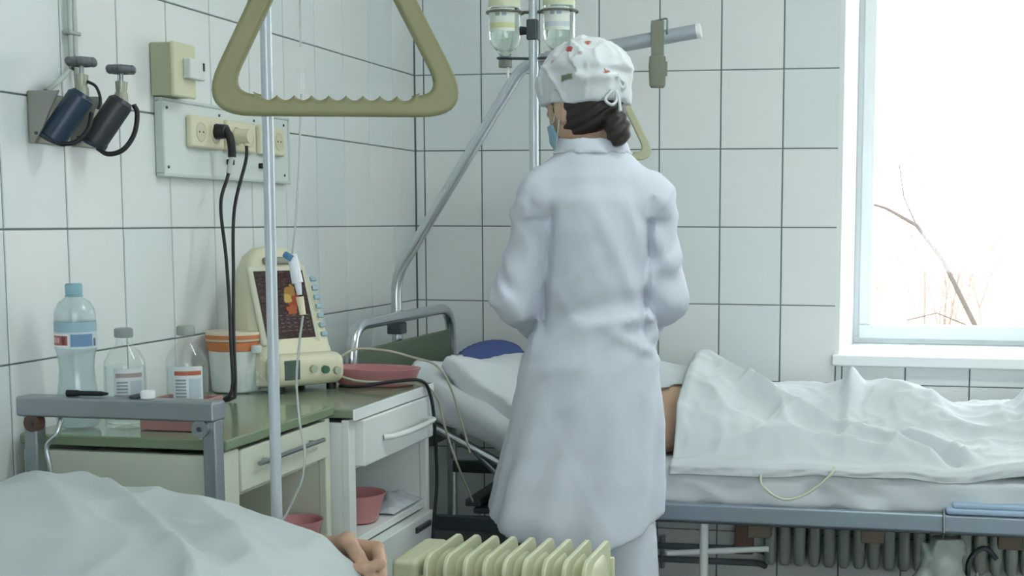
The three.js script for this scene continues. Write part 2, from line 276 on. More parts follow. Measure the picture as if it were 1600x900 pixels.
// ---------------------------------------------------------------- bedside cabinets
function cabinet(name, label, X, z0, z1, top, o) {
  const t = thing(name, label, 'cabinet', [0, 0, 0]), b = o.body, T = 0.018;
  mesh('side_panel', span(0.02, X, 0.08, top - 0.03, z1 - T, z1), b, t); mesh('side_panel', span(0.02, X, 0.08, top - 0.03, z0, z0 + T), b, t);
  mesh('back_panel', span(0.02, 0.03, 0.08, top - 0.03, z0 + T, z1 - T), b, t);
  mesh('stile', span(X - 0.016, X + 0.002, 0.078, top - 0.024, z1 - o.stile, z1 + 0.001), b, t); mesh('stile', span(X - 0.016, X + 0.002, 0.078, top - 0.024, z0 - 0.001, z0 + 0.022), b, t);
  mesh('shelf', span(0.03, X - 0.004, o.shelf - T, o.shelf, z0 + T, z1 - T), b, t); mesh('shelf', span(0.03, X - 0.018, o.drawer[0] - 0.014, o.drawer[0] - 0.004, z0 + T, z1 - T), b, t);
  mesh('table_top', span(0.015, X + 0.012, top - 0.02, top, z0 - 0.004, z1 + 0.004, 0.004), o.top, t);
  if (o.edge) mesh('edge_band', span(X + 0.012, X + 0.016, top - 0.026, top - 0.001, z0 - 0.004, z1 + 0.004, 0.002), o.edge, t);
  const d = mesh('drawer', merge(span(X - 0.012, X + o.proud, o.drawer[0], o.drawer[1], z0 + 0.024, z1 - o.stile - 0.003, 0.004), span(0.06, X - 0.012, o.drawer[0] + 0.01, o.drawer[1] - 0.03, z0 + 0.03, z1 - o.stile - 0.01)), o.front, t);
  const [h0, h1, hy] = o.handle, hx = X + o.proud;
  mesh('handle', o.bow ? merge(tube([[hx, hy, h0], [hx + 0.022, hy + 0.002, h0 + 0.02], [hx + 0.026, hy, (h0 + h1) / 2], [hx + 0.022, hy + 0.002, h1 - 0.02], [hx, hy, h1]], 0.007, 40, 10)) : merge(bar(V(hx + 0.014, hy, h0), V(hx + 0.014, hy, h1), 0.0045), bar(V(hx - 0.004, hy, h0 + 0.04), V(hx + 0.014, hy, h0 + 0.04), 0.0045), bar(V(hx - 0.004, hy, h1 - 0.04), V(hx + 0.014, hy, h1 - 0.04), 0.0045)), o.bow ? whitePaint : steel, d);
  const dr = mesh('door', span(X - 0.012, X + o.proud, 0.11, o.shelf - T - 0.004, z0 + 0.024, z1 - o.stile - 0.003, 0.004), o.front, t);
  mesh('recessed_pull', span(X + o.proud - 0.002, X + o.proud + 0.006, o.shelf - 0.055, o.shelf - 0.04, z0 + 0.06, z0 + 0.16, 0.003), darkSteel, dr);
  for (const [x, z] of [[0.05, z0 + 0.03], [X - 0.03, z0 + 0.03], [0.05, z1 - 0.03], [X - 0.03, z1 - 0.03]]) mesh('leg', bar(V(x, 0, z), V(x, 0.085, z), 0.014, 0.018), steel, t);
  return t;
}
cabinet('bedside_cabinet', 'cream bedside cabinet with green top beside the metal tray table', 0.42, 1.722, 2.200, 0.873, { body: cream, front: cream, top: green, stile: 0.062, shelf: 0.575, drawer: [0.765, 0.845], handle: [1.795, 2.09, 0.812], proud: 0.006 });
cabinet('bedside_cabinet', 'white bedside cabinet with a bow handle, farther of the two, under the monitor', 0.46, 1.205, 1.712, 0.866, { body: whitePaint, front: whitePaint, top: M(0x83907a, 0.16), edge: paintWhite, stile: 0.034, shelf: 0.572, drawer: [0.735, 0.838], handle: [1.27, 1.565, 0.783], proud: 0.022, bow: true });

const bowl = (r, h) => lathe([[0, 0.004], [r * 0.62, 0.004], [r * 0.66, 0.0], [r * 0.72, 0.003], [r * 0.97, h * 0.9], [r * 1.04, h], [r * 1.03, h + 0.003], [r * 0.95, h * 0.93], [r * 0.68, 0.009], [0, 0.008]], 44);
{ const b = mesh('bowl', bowl(0.055, 0.06), pink); b.position.set(0.375, 0.578, 1.80); tag(b, 'pink plastic bowl inside the green-topped cabinet', 'bowl');
  const c = mesh('bowl', bowl(0.062, 0.065), pink); c.position.set(0.392, 0.574, 1.50); tag(c, 'pink plastic bowl inside the open niche of the white cabinet', 'bowl'); }
function paper(x0, x1, z0, z1, y, amp, s) { return sheet((u, v) => { const x = lerp(x0, x1, u), z = lerp(z0, z1, v); return V(x, y + amp * (0.6 + 0.8 * N(x * 14 + s, 3.3, z * 14) + 0.5 * N(x * 31, s, z * 31)) * Math.sqrt(clamp(6 * Math.min(u, 1 - u, v, 1 - v))), z); }, 30, 30, 0.003); }
tag(mesh('paper_sheet', paper(0.14, 0.41, 1.87, 2.14, 0.581, 0.03, 1), linen), 'crumpled white paper lying in the green-topped cabinet', 'paper');
tag(mesh('paper_sheet', paper(0.14, 0.452, 1.235, 1.425, 0.578, 0.028, 7), linen), 'crumpled white paper lying in the white cabinet niche', 'paper');

// ---------------------------------------------------------------- steel rail frame in front of the green-topped cabinet
{ const t = thing('steel_rail_frame', 'steel frame with a broad flat top rail standing before the cream cabinet', 'rail', [0, 0, 0]);
  mesh('top_rail', span(0.070, 0.454, 0.918, 0.954, 2.245, 2.290, 0.005), steel, t);
  for (const x of [0.092, 0.440]) {
    const l = mesh('leg', merge(span(x - 0.013, x + 0.013, 0.03, 0.922, 2.252, 2.282, 0.004), span(x - 0.013, x + 0.013, 0.0, 0.03, 2.215, 2.41, 0.006)), steel, t);
    mesh('hinge_plate', bar(V(x + (x < 0.2 ? 0.008 : -0.014), 0.906, 2.270), V(x + (x < 0.2 ? 0.008 : -0.014), 0.906, 2.289), 0.0155, 0.0155, 24), x < 0.2 ? M(0x5a463d, 0.6) : steel, l);
    mesh('hinge_pin', bar(V(x + (x < 0.2 ? 0.008 : -0.014), 0.906, 2.289), V(x + (x < 0.2 ? 0.008 : -0.014), 0.906, 2.292), 0.004, 0.004, 12), darkSteel, l);
  }
  mesh('bent_wire', tube([[0.15, 0.922, 2.27], [0.147, 0.89, 2.283], [0.128, 0.866, 2.287], [0.132, 0.83, 2.287], [0.135, 0.77, 2.285]], 0.0042, 40, 8), chrome, t); }

// ---------------------------------------------------------------- bottles and small things on the tray and the cabinets
{ const t = thing('water_bottle', 'clear plastic water bottle with light blue cap and red and blue label', 'bottle', [0.085, 0.874, 2.12]);
  const outer = [[0, 0.004], [0.03, 0.002], [0.0385, 0.006], [0.0405, 0.022], [0.0385, 0.05], [0.0335, 0.09], [0.0315, 0.115], [0.034, 0.138], [0.0375, 0.152], [0.0375, 0.216], [0.036, 0.226], [0.028, 0.240], [0.0155, 0.249], [0.0135, 0.256]];
  mesh('shell', lathe(outer, 48), M(0xeaf2f4, 0.16, { transmission: 0.72, thickness: 0 }), t);
  mesh('water', lathe([[0, 0.006], [0.036, 0.008], [0.0388, 0.022], [0.037, 0.05], [0.032, 0.09], [0.030, 0.115], [0.032, 0.135], [0, 0.135]], 40), water, t);
  mesh('cap', merge(lathe([[0, 0.2745], [0.0135, 0.2745], [0.0155, 0.271], [0.0155, 0.2545], [0.014, 0.253]], 32), new THREE.TorusGeometry(0.0155, 0.0013, 6, 32).rotateX(Math.PI / 2).translate(0, 0.2515, 0)), M(0x8fb8c4, 0.45), t);
  const label = canvasTexture(512, 160, (c, w, h) => { c.fillStyle = '#c9dbe2'; c.fillRect(0, 0, w, h); c.fillStyle = '#9dbecb'; c.fillRect(0, 0, w, 60); for (let x = -20; x < w; x += 256) { c.fillStyle = '#6f93b8'; c.fillRect(x + 140, 72, 92, 74); c.fillStyle = '#eef2f2'; c.fillRect(x + 12, 70, 122, 84); c.fillStyle = '#b06a68'; c.fillRect(x + 20, 80, 108, 58); c.fillStyle = '#7c4048'; c.fillRect(x + 102, 84, 18, 50); c.fillStyle = '#e3c6c4'; for (let k = 0; k < 4; k++) c.fillRect(x + 28 + k * 17, 92, 10, 32); c.fillStyle = '#54708e'; c.fillRect(x + 238, 100, 16, 46); } });
  mesh('label', new THREE.CylinderGeometry(0.0379, 0.0379, 0.05, 48, 1, true).rotateY(2.0).translate(0, 0.178, 0), new THREE.MeshPhysicalMaterial({ map: label, roughness: 0.45, side: THREE.DoubleSide }), t); }
function infusionBottle(label, pos, s, capColor, level, turn, red) {
  const t = thing('infusion_bottle', label, 'bottle', pos, turn); t.scale.setScalar(s);
  const out = [[0, 0.006], [0.028, 0.0], [0.0375, 0.004], [0.039, 0.012], [0.039, 0.115], [0.037, 0.128], [0.027, 0.147], [0.0155, 0.157], [0.0135, 0.172], [0.016, 0.174], [0.016, 0.184], [0.0, 0.184]];
  mesh('glass_body', lathe(out, 48), glass, t);
  mesh('liquid', lathe([[0, 0.008], [0.035, 0.009], [0.0365, 0.014], [0.0365, level], [0, level]], 40), water, t);
  mesh('stopper', lathe([[0, 0.19], [0.014, 0.19], [0.0172, 0.187], [0.0172, 0.174], [0.0155, 0.172]], 28), capColor, t);
  const tex = canvasTexture(128, 128, (c) => { c.fillStyle = '#d5dcdc'; c.fillRect(0, 0, 128, 128); c.fillStyle = red; c.fillRect(8, 16, 112, 16); c.fillStyle = '#8ba0ac'; for (let y = 46; y < 116; y += 12) c.fillRect(12, y, 44, 7); c.fillStyle = '#b5c6cf'; c.fillRect(66, 44, 52, 72); });
  mesh('label', new THREE.CylinderGeometry(0.0394, 0.0394, 0.066, 32, 1, true, -0.75, 1.5).translate(0, 0.082, 0), new THREE.MeshPhysicalMaterial({ map: tex, roughness: 0.5, side: THREE.DoubleSide }), t);
  return t;
}
infusionBottle('half-full clear glass infusion bottle with grey stopper beside the water bottle', [0.170, 0.874, 2.095], 1.0, M(0x8f9a97, 0.5), 0.118, 0.75, '#a89a98');
infusionBottle('clear glass infusion bottle with a red-lined label, standing in the reddish tray', [0.285, 0.8785, 2.0705], 1.0, M(0x9aa39c, 0.5), 0.112, 0.55, '#b5664c');
{ const t = thing('plastic_tub', 'white plastic tub with an orange-banded lid by the wall', 'tub', [0.083, 0.867, 1.475]);
  mesh('body', lathe([[0, 0.004], [0.052, 0.0], [0.056, 0.004], [0.062, 0.1], [0.064, 0.106], [0, 0.106]], 48), whitePaint, t);
  mesh('orange_band', lathe([[0.0625, 0.098], [0.0655, 0.1], [0.0655, 0.118], [0.0625, 0.12]], 48), orange, t);
  mesh('lid', lathe([[0.0625, 0.12], [0.068, 0.121], [0.068, 0.139], [0.066, 0.143], [0, 0.143]], 48), M(0xd8cdb8, 0.45), t);
  mesh('lid_stripe', lathe([[0.0684, 0.126], [0.0688, 0.1265], [0.0688, 0.135], [0.0684, 0.1355]], 48), orange, t);
  mesh('label', new THREE.CylinderGeometry(0.0585, 0.055, 0.055, 36, 1, true, -0.9, 2.6).translate(0, 0.048, 0), M(0xcbb0a4, 0.55, { side: THREE.DoubleSide }), t); }
{ const t = thing('small_flask', 'small clear conical flask with a white cap in front of the tub', 'bottle', [0.150, 0.867, 1.505]);
  mesh('glass_body', lathe([[0, 0.003], [0.022, 0.0], [0.0265, 0.004], [0.027, 0.05], [0.022, 0.066], [0.012, 0.086], [0.010, 0.098]], 36), glass, t);
  mesh('liquid', lathe([[0, 0.005], [0.0245, 0.006], [0.0255, 0.045], [0, 0.045]], 32), water, t);
  mesh('cap', lathe([[0.0095, 0.094], [0.012, 0.095], [0.0125, 0.108], [0.011, 0.112], [0, 0.112]], 24), M(0xc9d2d0, 0.4), t); }
{ const t = thing('vial', 'tiny dark blue and white medicine vial left of the monitor base', 'vial', [0.188, 0.867, 1.495]);
  mesh('body', lathe([[0, 0], [0.011, 0.001], [0.012, 0.004], [0.012, 0.04], [0.010, 0.044], [0, 0.044]], 24), M(0x2b2f6e, 0.4), t); mesh('cap', lathe([[0.0115, 0.0445], [0.0115, 0.054], [0.01, 0.056], [0, 0.056]], 24), whitePaint, t); }
{ const t = thing('marker_pen', 'black marker pen lying on the broad steel rail', 'pen', [0.215, 0.9605, 2.268], 0.1);
  mesh('barrel', merge(bar(V(-0.032, 0, 0), V(0.012, 0, 0), 0.0045, 0.0045, 12), bar(V(0.012, 0, 0), V(0.024, 0, 0), 0.0045, 0.002, 12)), black, t); mesh('pen_cap', bar(V(-0.052, 0, 0), V(-0.03, 0, 0), 0.0062, 0.0058, 14), black, t); }
{ const t = thing('scissors', 'dark steel scissors on the steel rail right of the pen', 'scissors', [0.262, 0.9575, 2.262], 0.06);
  mesh('blade', span(-0.012, 0.024, -0.002, 0.001, -0.003, 0.004, 0.001), steel, t); for (const z of [0.011, -0.011]) mesh('finger_loop', new THREE.TorusGeometry(0.0085, 0.0025, 8, 24).rotateX(Math.PI / 2).translate(0.031, 0, z * 0.8), darkSteel, t); }
{ const c = mesh('bottle_cap', lathe([[0, 0.016], [0.012, 0.016], [0.0145, 0.013], [0.0145, 0.001], [0.013, 0], [0, 0]], 28), paintWhite); c.position.set(0.318, 0.9545, 2.268); c.scale.setScalar(0.9); tag(c, 'white screw cap lying on the steel rail', 'cap'); }
{ const t = mesh('dressing_tray', merge(span(0.215, 0.332, 0.874, 0.878, 2.02, 2.125, 0.002), span(0.215, 0.332, 0.874, 0.930, 2.12, 2.125, 0.002), span(0.215, 0.332, 0.874, 0.930, 2.02, 2.025, 0.002), span(0.215, 0.220, 0.874, 0.930, 2.025, 2.12, 0.002), span(0.327, 0.332, 0.874, 0.930, 2.025, 2.12, 0.002)), M(0xb48784, 0.4)); tag(t, 'reddish open tray box on the green cabinet top', 'tray'); }

// ---------------------------------------------------------------- patient monitor with a tilted screen
{ const t = thing('patient_monitor', 'cream patient monitor with a tilted dark colour screen on the white cabinet', 'monitor', [0.165, 0.867, 1.385], 0.98);
  mesh('housing', loft([[0.012, 0.098, 0.085, 0.0], [0.018, 0.104, 0.09, 0.0], [0.07, 0.106, 0.088, 0.0], [0.1, 0.106, 0.078, -0.012], [0.16, 0.103, 0.064, -0.026], [0.23, 0.094, 0.053, -0.044], [0.28, 0.082, 0.044, -0.056], [0.315, 0.064, 0.033, -0.062], [0.332, 0.042, 0.022, -0.064], [0.338, 0.016, 0.010, -0.064]], 64, 3.6), ivory, t);
  mesh('control_base', merge(rbox(0.19, 0.075, 0.075, 0.0, 0.052, 0.085, 0.026, 5)), ivory, t);
  for (const [x, z] of [[-0.07, -0.05], [0.07, -0.05], [-0.07, 0.09], [0.07, 0.09]]) mesh('foot', bar(V(x, 0, z), V(x, 0.02, z), 0.012, 0.012, 16), black, t);
  const tilt = (g) => g.rotateX(-0.335).translate(0, 0.2, 0.0215);
  const screen = canvasTexture(256, 320, (c, w, h) => {
    c.fillStyle = '#4a3b3a'; c.fillRect(0, 0, w, h); for (let i = 0; i < 900; i++) { const g = rnd(); c.fillStyle = g > 0.6 ? 'rgba(120,104,100,.35)' : 'rgba(40,30,32,.35)'; c.fillRect(rnd() * w, rnd() * h, 4 + rnd() * 20, 2 + rnd() * 4); }
    const blob = (x, y, r, col) => { for (let i = 0; i < 26; i++) { c.fillStyle = col; c.beginPath(); c.arc(x + (rnd() - 0.5) * r * 2, y + (rnd() - 0.5) * r * 2, 4 + rnd() * 9, 0, 7); c.fill(); } };
    blob(165, 95, 24, '#a8824a'); blob(178, 150, 28, '#9c4a38'); blob(160, 185, 18, '#b0603c'); blob(150, 130, 12, '#c8a860'); c.fillStyle = '#8c8078'; for (let y = 210; y < 300; y += 18) for (let x = 20; x < 230; x += 34) c.fillRect(x, y, 16, 3); });
  mesh('screen_bezel', tilt(merge(rbox(0.158, 0.196, 0.012, -0.014, 0, 0, 0.006))), M(0xc9c9b4, 0.45), t);
  const sm = new THREE.MeshPhysicalMaterial({ map: screen, roughness: 0.12 });
  mesh('screen', tilt(new THREE.PlaneGeometry(0.132, 0.168).translate(-0.014, 0, 0.0066)), sm, t);
  for (let k = 0; k < 7; k++) mesh('button', tilt(merge(rbox(0.016, 0.013, 0.008, 0.079, 0.062 - k * 0.023, 0.003, 0.003))), M(0x9dbac4, 0.5), t);
  mesh('carry_handle', tilt(merge(rbox(0.075, 0.018, 0.014, -0.005, 0.112, -0.004, 0.006))), M(0x8f9285, 0.5), t);
  mesh('label_panel', merge(span(-0.075, -0.035, 0.032, 0.078, 0.119, 0.1245, 0.002)), M(0x4f6258, 0.4), t);
  for (let k = 0; k < 3; k++) mesh('connector', bar(V(0.0 + k * 0.032, 0.055 - 0.004 * k, 0.118), V(0.0 + k * 0.032, 0.055 - 0.004 * k, 0.131), 0.0105, 0.009, 20), k === 1 ? M(0x3d6b57, 0.4) : M(0xb4b9a6, 0.4), t);
}
{ const g = loft([[0.002, 0.088, 0.05], [0.0, 0.092, 0.054], [0.006, 0.098, 0.058], [0.036, 0.110, 0.067], [0.042, 0.115, 0.071], [0.043, 0.112, 0.068], [0.036, 0.104, 0.062], [0.008, 0.09, 0.051]], 56, 2.6);
  const b = mesh('oval_basin', g, pink); b.position.set(0.352, 0.8665, 1.275); b.rotation.y = -0.12; tag(b, 'pink oval plastic basin on the white cabinet beside the monitor', 'basin'); }

// ---------------------------------------------------------------- wall fittings on the left wall
function gasValve(label, z, dark, hose) {
  const t = thing('gas_valve', label, 'valve', [0, 1.46, z]);
  mesh('wall_bracket', merge(span(0.001, 0.006, -0.048, 0.048, -0.055, 0.055, 0.002), prism([[0.004, 0.052], [0.060, 0.052], [0.004, 0.047]], 0, 0.004).translate(0, 0.044, 0)), M(0x8b8d85, 0.45, { metalness: 0.5 }), t);
  const sidePlate = new THREE.Shape([new THREE.Vector2(0.004, 0.048), new THREE.Vector2(0.066, 0.048), new THREE.Vector2(0.03, -0.02), new THREE.Vector2(0.012, -0.048), new THREE.Vector2(0.004, -0.048)]);
  mesh('side_plate', new THREE.ExtrudeGeometry(sidePlate, { depth: 0.004, bevelEnabled: true, bevelSize: 0.0008, bevelThickness: 0.0008, bevelSegments: 1 }).translate(0, 0, 0.05), M(0x9a9c94, 0.4, { metalness: 0.6 }), t);
  mesh('rivet', bar(V(0.018, -0.03, 0.05), V(0.018, -0.03, 0.0575), 0.004, 0.003, 12), darkSteel, t);
  const a = V(0.034, -0.038, 0.028), b = V(0.082, 0.040, 0.006);
  mesh('regulator_body', merge(bar(a, b, 0.025, 0.025, 28), bar(b, b.clone().add(V(0.004, 0.007, -0.002)), 0.025, 0.018, 28)), dark, t);
  mesh('rim', merge(bar(a.clone().add(V(-0.002, -0.003, 0)), a.clone().add(V(0.002, 0.004, 0)), 0.027, 0.027, 28)), M(0x27343f, 0.4), t);
  mesh('valve_neck', merge(bar(V(0.082, 0.04, 0.004), V(0.082, 0.06, 0.002), 0.014, 0.012, 6), bar(V(0.082, 0.06, 0.002), V(0.082, 0.082, 0), 0.010, 0.012, 6)), M(0xa7aa98, 0.4, { metalness: 0.5 }), t);
  mesh('spindle', bar(V(0.082, 0.082, 0), V(0.082, 0.108, 0), 0.0045), steel, t);
  const wheel = [bar(V(0.082, 0.103, 0), V(0.082, 0.109, 0), 0.021, 0.021, 24), new THREE.TorusGeometry(0.019, 0.0085, 12, 32).rotateX(Math.PI / 2).translate(0.082, 0.106, 0)];
  for (let k = 0; k < 6; k++) wheel.push(new THREE.SphereGeometry(0.0085, 8, 8).translate(0.082 + Math.cos(k * 1.047) * 0.0235, 0.106, Math.sin(k * 1.047) * 0.0235));
  mesh('handwheel', merge(wheel), M(0x70757a, 0.5, { metalness: 0.3 }), t);
  if (hose) mesh('hose', tube([[0.1, 0.038, -0.012], [0.106, 0.02, -0.014], [0.104, -0.02, -0.004], [0.09, -0.052, 0.014], [0.066, -0.062, 0.03], [0.046, -0.05, 0.036]], 0.005, 50, 10), black, t);
  else mesh('hose', merge(tube([[0.09, 0.07, -0.004], [0.106, 0.06, -0.008], [0.112, 0.036, -0.012], [0.106, 0.018, -0.012]], 0.003, 30, 8), tube([[0.1, 0.01, 0.0], [0.098, -0.022, 0.012], [0.08, -0.046, 0.026], [0.056, -0.05, 0.036]], 0.0045, 30, 8)), black, t);
  return t;
}
gasValve('wall gas valve with a dark blue body, nearer the pipe', 2.062, M(0x2a3d52, 0.35), false);
gasValve('wall gas valve with a looped black hose, nearer the sockets', 1.925, M(0x3a3c40, 0.4), true);
{ const t = thing('gas_pipe', 'thin pale pipe running down the tiles to the gas valves', 'pipe', [0, 0, 0]);
  mesh('pipe', merge(tube([[0.012, 2.75, 1.985], [0.012, 2.2, 1.985], [0.012, 1.62, 1.985], [0.013, 1.565, 1.992], [0.013, 1.535, 2.03], [0.01, 1.512, 2.07]], 0.005, 60, 10), tube([[0.012, 2.75, 1.970], [0.012, 2.2, 1.970], [0.012, 1.62, 1.970], [0.012, 1.53, 1.968], [0.012, 1.512, 1.964]], 0.0055, 60, 10)), M(0xbcc8c2, 0.4), t);
  for (const y of [1.632, 2.1]) mesh('pipe_clip', merge(span(0.001, 0.02, y - 0.004, y + 0.004, 1.958, 1.996, 0.003)), M(0xa9b4ae, 0.4), t); }
{ const t = thing('junction_box', 'olive beige wall box mounted above the socket board', 'box', [0, 0, 0]);
  mesh('body', span(0.001, 0.050, 1.538, 1.653, 1.583, 1.675, 0.004), M(0xaaae92, 0.5), t);
  mesh('cover', span(0.049, 0.060, 1.536, 1.655, 1.581, 1.677, 0.005), M(0xd3d2b4, 0.5), t);
  const m = mesh('thermostat', span(0.059, 0.078, 1.577, 1.622, 1.572, 1.640, 0.004), M(0xd7dedb, 0.4), t); mesh('slot', span(0.0775, 0.079, 1.598, 1.616, 1.576, 1.584, 0.0006), black, m); }
{ const t = thing('socket_board', 'long white board with power sockets screwed to the tiled wall', 'socket board', [0, 0, 0]);
  mesh('board', span(0.001, 0.018, 1.367, 1.533, 1.022, 1.660, 0.003), M(0xd5dedb, 0.4), t);
  mesh('border', merge(span(0.001, 0.022, 1.363, 1.371, 1.018, 1.664, 0.003), span(0.001, 0.022, 1.529, 1.537, 1.018, 1.664, 0.003), span(0.001, 0.022, 1.371, 1.529, 1.656, 1.664, 0.003), span(0.001, 0.022, 1.371, 1.529, 1.018, 1.026, 0.003)), M(0xc5d0cd, 0.4), t);
  for (const [z0, z1] of [[1.405, 1.560], [1.238, 1.388], [1.075, 1.213]]) {
    const s = mesh('power_socket', span(0.017, 0.034, 1.432, 1.506, z0, z1, 0.007), M(0xdcd8bc, 0.4), t);
    for (const k of [0.27, 0.73]) { const z = lerp(z0, z1, k);
      mesh('outlet', merge(new THREE.TorusGeometry(0.021, 0.0022, 8, 32).rotateY(Math.PI / 2).translate(0.034, 1.469, z), bar(V(0.0335, 1.469, z), V(0.0352, 1.469, z), 0.0195, 0.0195, 28)), M(0xcfcbb0, 0.45), s);
      mesh('pin_hole', merge(bar(V(0.034, 1.469, z - 0.009), V(0.0356, 1.469, z - 0.009), 0.0026, 0.0026, 10), bar(V(0.034, 1.469, z + 0.009), V(0.0356, 1.469, z + 0.009), 0.0026, 0.0026, 10)), black, s); }
  }
  for (const [y, z] of [[1.515, 1.64], [1.385, 1.64], [1.515, 1.05], [1.385, 1.05], [1.515, 1.4], [1.515, 1.22]]) mesh('screw', bar(V(0.017, y, z), V(0.0205, y, z), 0.004, 0.003, 10), darkSteel, t);
  mesh('terminal', span(0.017, 0.032, 1.400, 1.414, 1.352, 1.369, 0.003), black, t); mesh('terminal', span(0.017, 0.030, 1.398, 1.411, 1.182, 1.200, 0.003), black, t); mesh('terminal', span(0.017, 0.030, 1.400, 1.413, 1.160, 1.176, 0.003), black, t); }
{ const t = thing('power_cord', 'black power cord with a black plug in the first socket', 'cord', [0, 0, 0]);
  mesh('plug', merge(bar(V(0.036, 1.474, 1.447), V(0.062, 1.474, 1.449), 0.0185, 0.016, 20), tube([[0.056, 1.478, 1.449], [0.068, 1.464, 1.448], [0.072, 1.436, 1.446], [0.072, 1.415, 1.446]], 0.0095, 24, 12)), black, t);
  mesh('wrap', bar(V(0.072, 1.416, 1.447), V(0.070, 1.376, 1.462), 0.0055), M(0xb9bfc0, 0.4), t);
  mesh('cable', tube([[0.072, 1.42, 1.446], [0.070, 1.37, 1.465], [0.075, 1.303, 1.513], [0.10, 1.186, 1.543], [0.13, 1.087, 1.592], [0.155, 0.99, 1.638], [0.165, 0.90, 1.656], [0.15, 0.8725, 1.672], [0.09, 0.8725, 1.69], [0.02, 0.872, 1.695], [0.009, 0.86, 1.697], [0.008, 0.80, 1.70], [0.008, 0.4, 1.70]], 0.0042, 80, 8), black, t); }
{ const t = thing('power_cord', 'black power cord with an ivory plug in the second socket', 'cord', [0, 0, 0]);
  mesh('plug', merge(bar(V(0.036, 1.469, 1.347), V(0.07, 1.469, 1.347), 0.019, 0.016, 20), bar(V(0.058, 1.462, 1.347), V(0.06, 1.446, 1.347), 0.006)), M(0xd6d2b6, 0.45), t);
  mesh('cable', tube([[0.06, 1.45, 1.347], [0.064, 1.41, 1.36], [0.075, 1.289, 1.448], [0.12, 1.128, 1.549], [0.15, 1.017, 1.614], [0.17, 0.90, 1.652], [0.165, 0.8725, 1.665], [0.10, 0.8725, 1.675], [0.02, 0.872, 1.68], [0.009, 0.86, 1.682], [0.008, 0.80, 1.685], [0.008, 0.4, 1.685]], 0.0042, 80, 8), black, t); }

// ---------------------------------------------------------------- far bed by the back wall
{ const t = thing('hospital_bed', 'chrome-tubed hospital bed by the tiled back wall', 'bed', [0, 0, 0]);
  const rail = (z) => span(0.95, 2.2, 0.497, 0.543, z - 0.014, z + 0.014, 0.006);
  mesh('side_rail', rail(0.985), railPaint, t); mesh('side_rail', rail(0.135), railPaint, t); for (const z of [0.975, 0.14]) mesh('shaded_head_rail', span(0.17, 0.955, 0.44, 0.48, z - 0.012, z + 0.012, 0.004), darkSteel, t);  // head part of the rail in darker steel, its shadow put into the colour
  mesh('shade_panel', span(0.19, 0.95, 0.30, 0.44, 0.88, 0.892, 0.003), M(0x6a7472, 0.6), t); mesh('wire_base', span(0.5, 2.18, 0.485, 0.5, 0.15, 0.965, 0.003), darkSteel, t);  // dark panel added to stand in for the gloom under the head end
  for (const x of [0.5, 0.9, 1.3, 1.7, 2.1]) mesh('slat', span(x - 0.02, x + 0.02, 0.505, 0.525, 0.149, 0.971), darkSteel, t);
  const hb = mesh('headboard_tube', bent([[0.165, 0.04, 0.975], [0.165, 0.985, 0.975], [0.165, 0.985, 0.135], [0.165, 0.04, 0.135]], 0.0165, 0.10, 16), chrome, t);
  mesh('headboard_panel', span(0.158, 0.172, 0.56, 0.915, 0.152, 0.958, 0.004), olive, hb);
  for (const z of [0.152, 0.958]) mesh('panel_clip', span(0.15, 0.182, 0.80, 0.83, z - 0.006, z + 0.006, 0.003), whitePaint, hb);
  const fb = mesh('footboard_tube', bent([[2.2, 0.04, 0.975], [2.2, 0.80, 0.975], [2.2, 0.80, 0.135], [2.2, 0.04, 0.135]], 0.0165, 0.10, 16), chrome, t);
  mesh('footboard_panel', span(2.193, 2.207, 0.56, 0.74, 0.152, 0.958, 0.004), olive, fb);
  for (const x of [0.165, 2.2]) for (const z of [0.135, 0.975]) mesh('castor', merge(bar(V(x, 0.035, z - 0.012), V(x, 0.035, z + 0.012), 0.035, 0.035, 24)), black, t);
  // raised head section: frame tube, lying under the mattress
  mesh('backrest_frame', bent([[0.80, 0.505, 0.94], [0.34, 0.735, 0.94], [0.34, 0.735, 0.18], [0.80, 0.505, 0.18]], 0.012, 0.05, 12), chrome, t);
  mesh('backrest_strut', bar(V(0.44, 0.685, 0.9), V(0.62, 0.52, 0.9), 0.009), steel, t);
  mesh('lower_frame', bent([[0.19, 0.30, 0.9], [2.17, 0.30, 0.9]], 0.013, 0.02, 12), darkSteel, t);
  mesh('cross_tube', bent([[1.02, 0.387, 0.9], [1.29, 0.412, 0.9]], 0.008, 0.02, 10), whitePaint, t);
  mesh('support_post', bar(V(1.118, 0.0, 0.9), V(1.118, 0.5, 0.9), 0.012), whitePaint, t);
  for (const [x, z] of [[1.27, 0.94], [1.56, 0.94], [1.90, 0.94]]) mesh('rail_block', span(x - 0.03, x + 0.03, 0.452, 0.498, z - 0.02, z + 0.02, 0.004), M(0x5d5348, 0.7), t);
  mesh('crank_frame', bent([[1.80, 0.36, 0.93], [2.0, 0.345, 0.93], [2.0, 0.5, 0.93]], 0.009, 0.03, 10), chrome, t);
  mesh('crank_frame', bent([[1.80, 0.335, 0.93], [1.80, 0.42, 0.93], [1.84, 0.455, 0.93], [1.87, 0.42, 0.93]], 0.007, 0.03, 10), darkSteel, t);
}
{ const t = thing('trapeze_gantry', 'chrome gantry over the near bed, above the top of the picture', 'gantry', [0, 0, 0]);
  mesh('arm', bent([[0.085, 0.3, 2.9], [0.085, 1.5, 2.9], [0.5, 2.17, 3.0], [1.15, 2.21, 3.16]], 0.0165, 0.055, 16), chrome, t); mesh('clamp', span(0.062, 0.11, 0.60, 0.64, 2.875, 2.925, 0.005), darkSteel, t); }
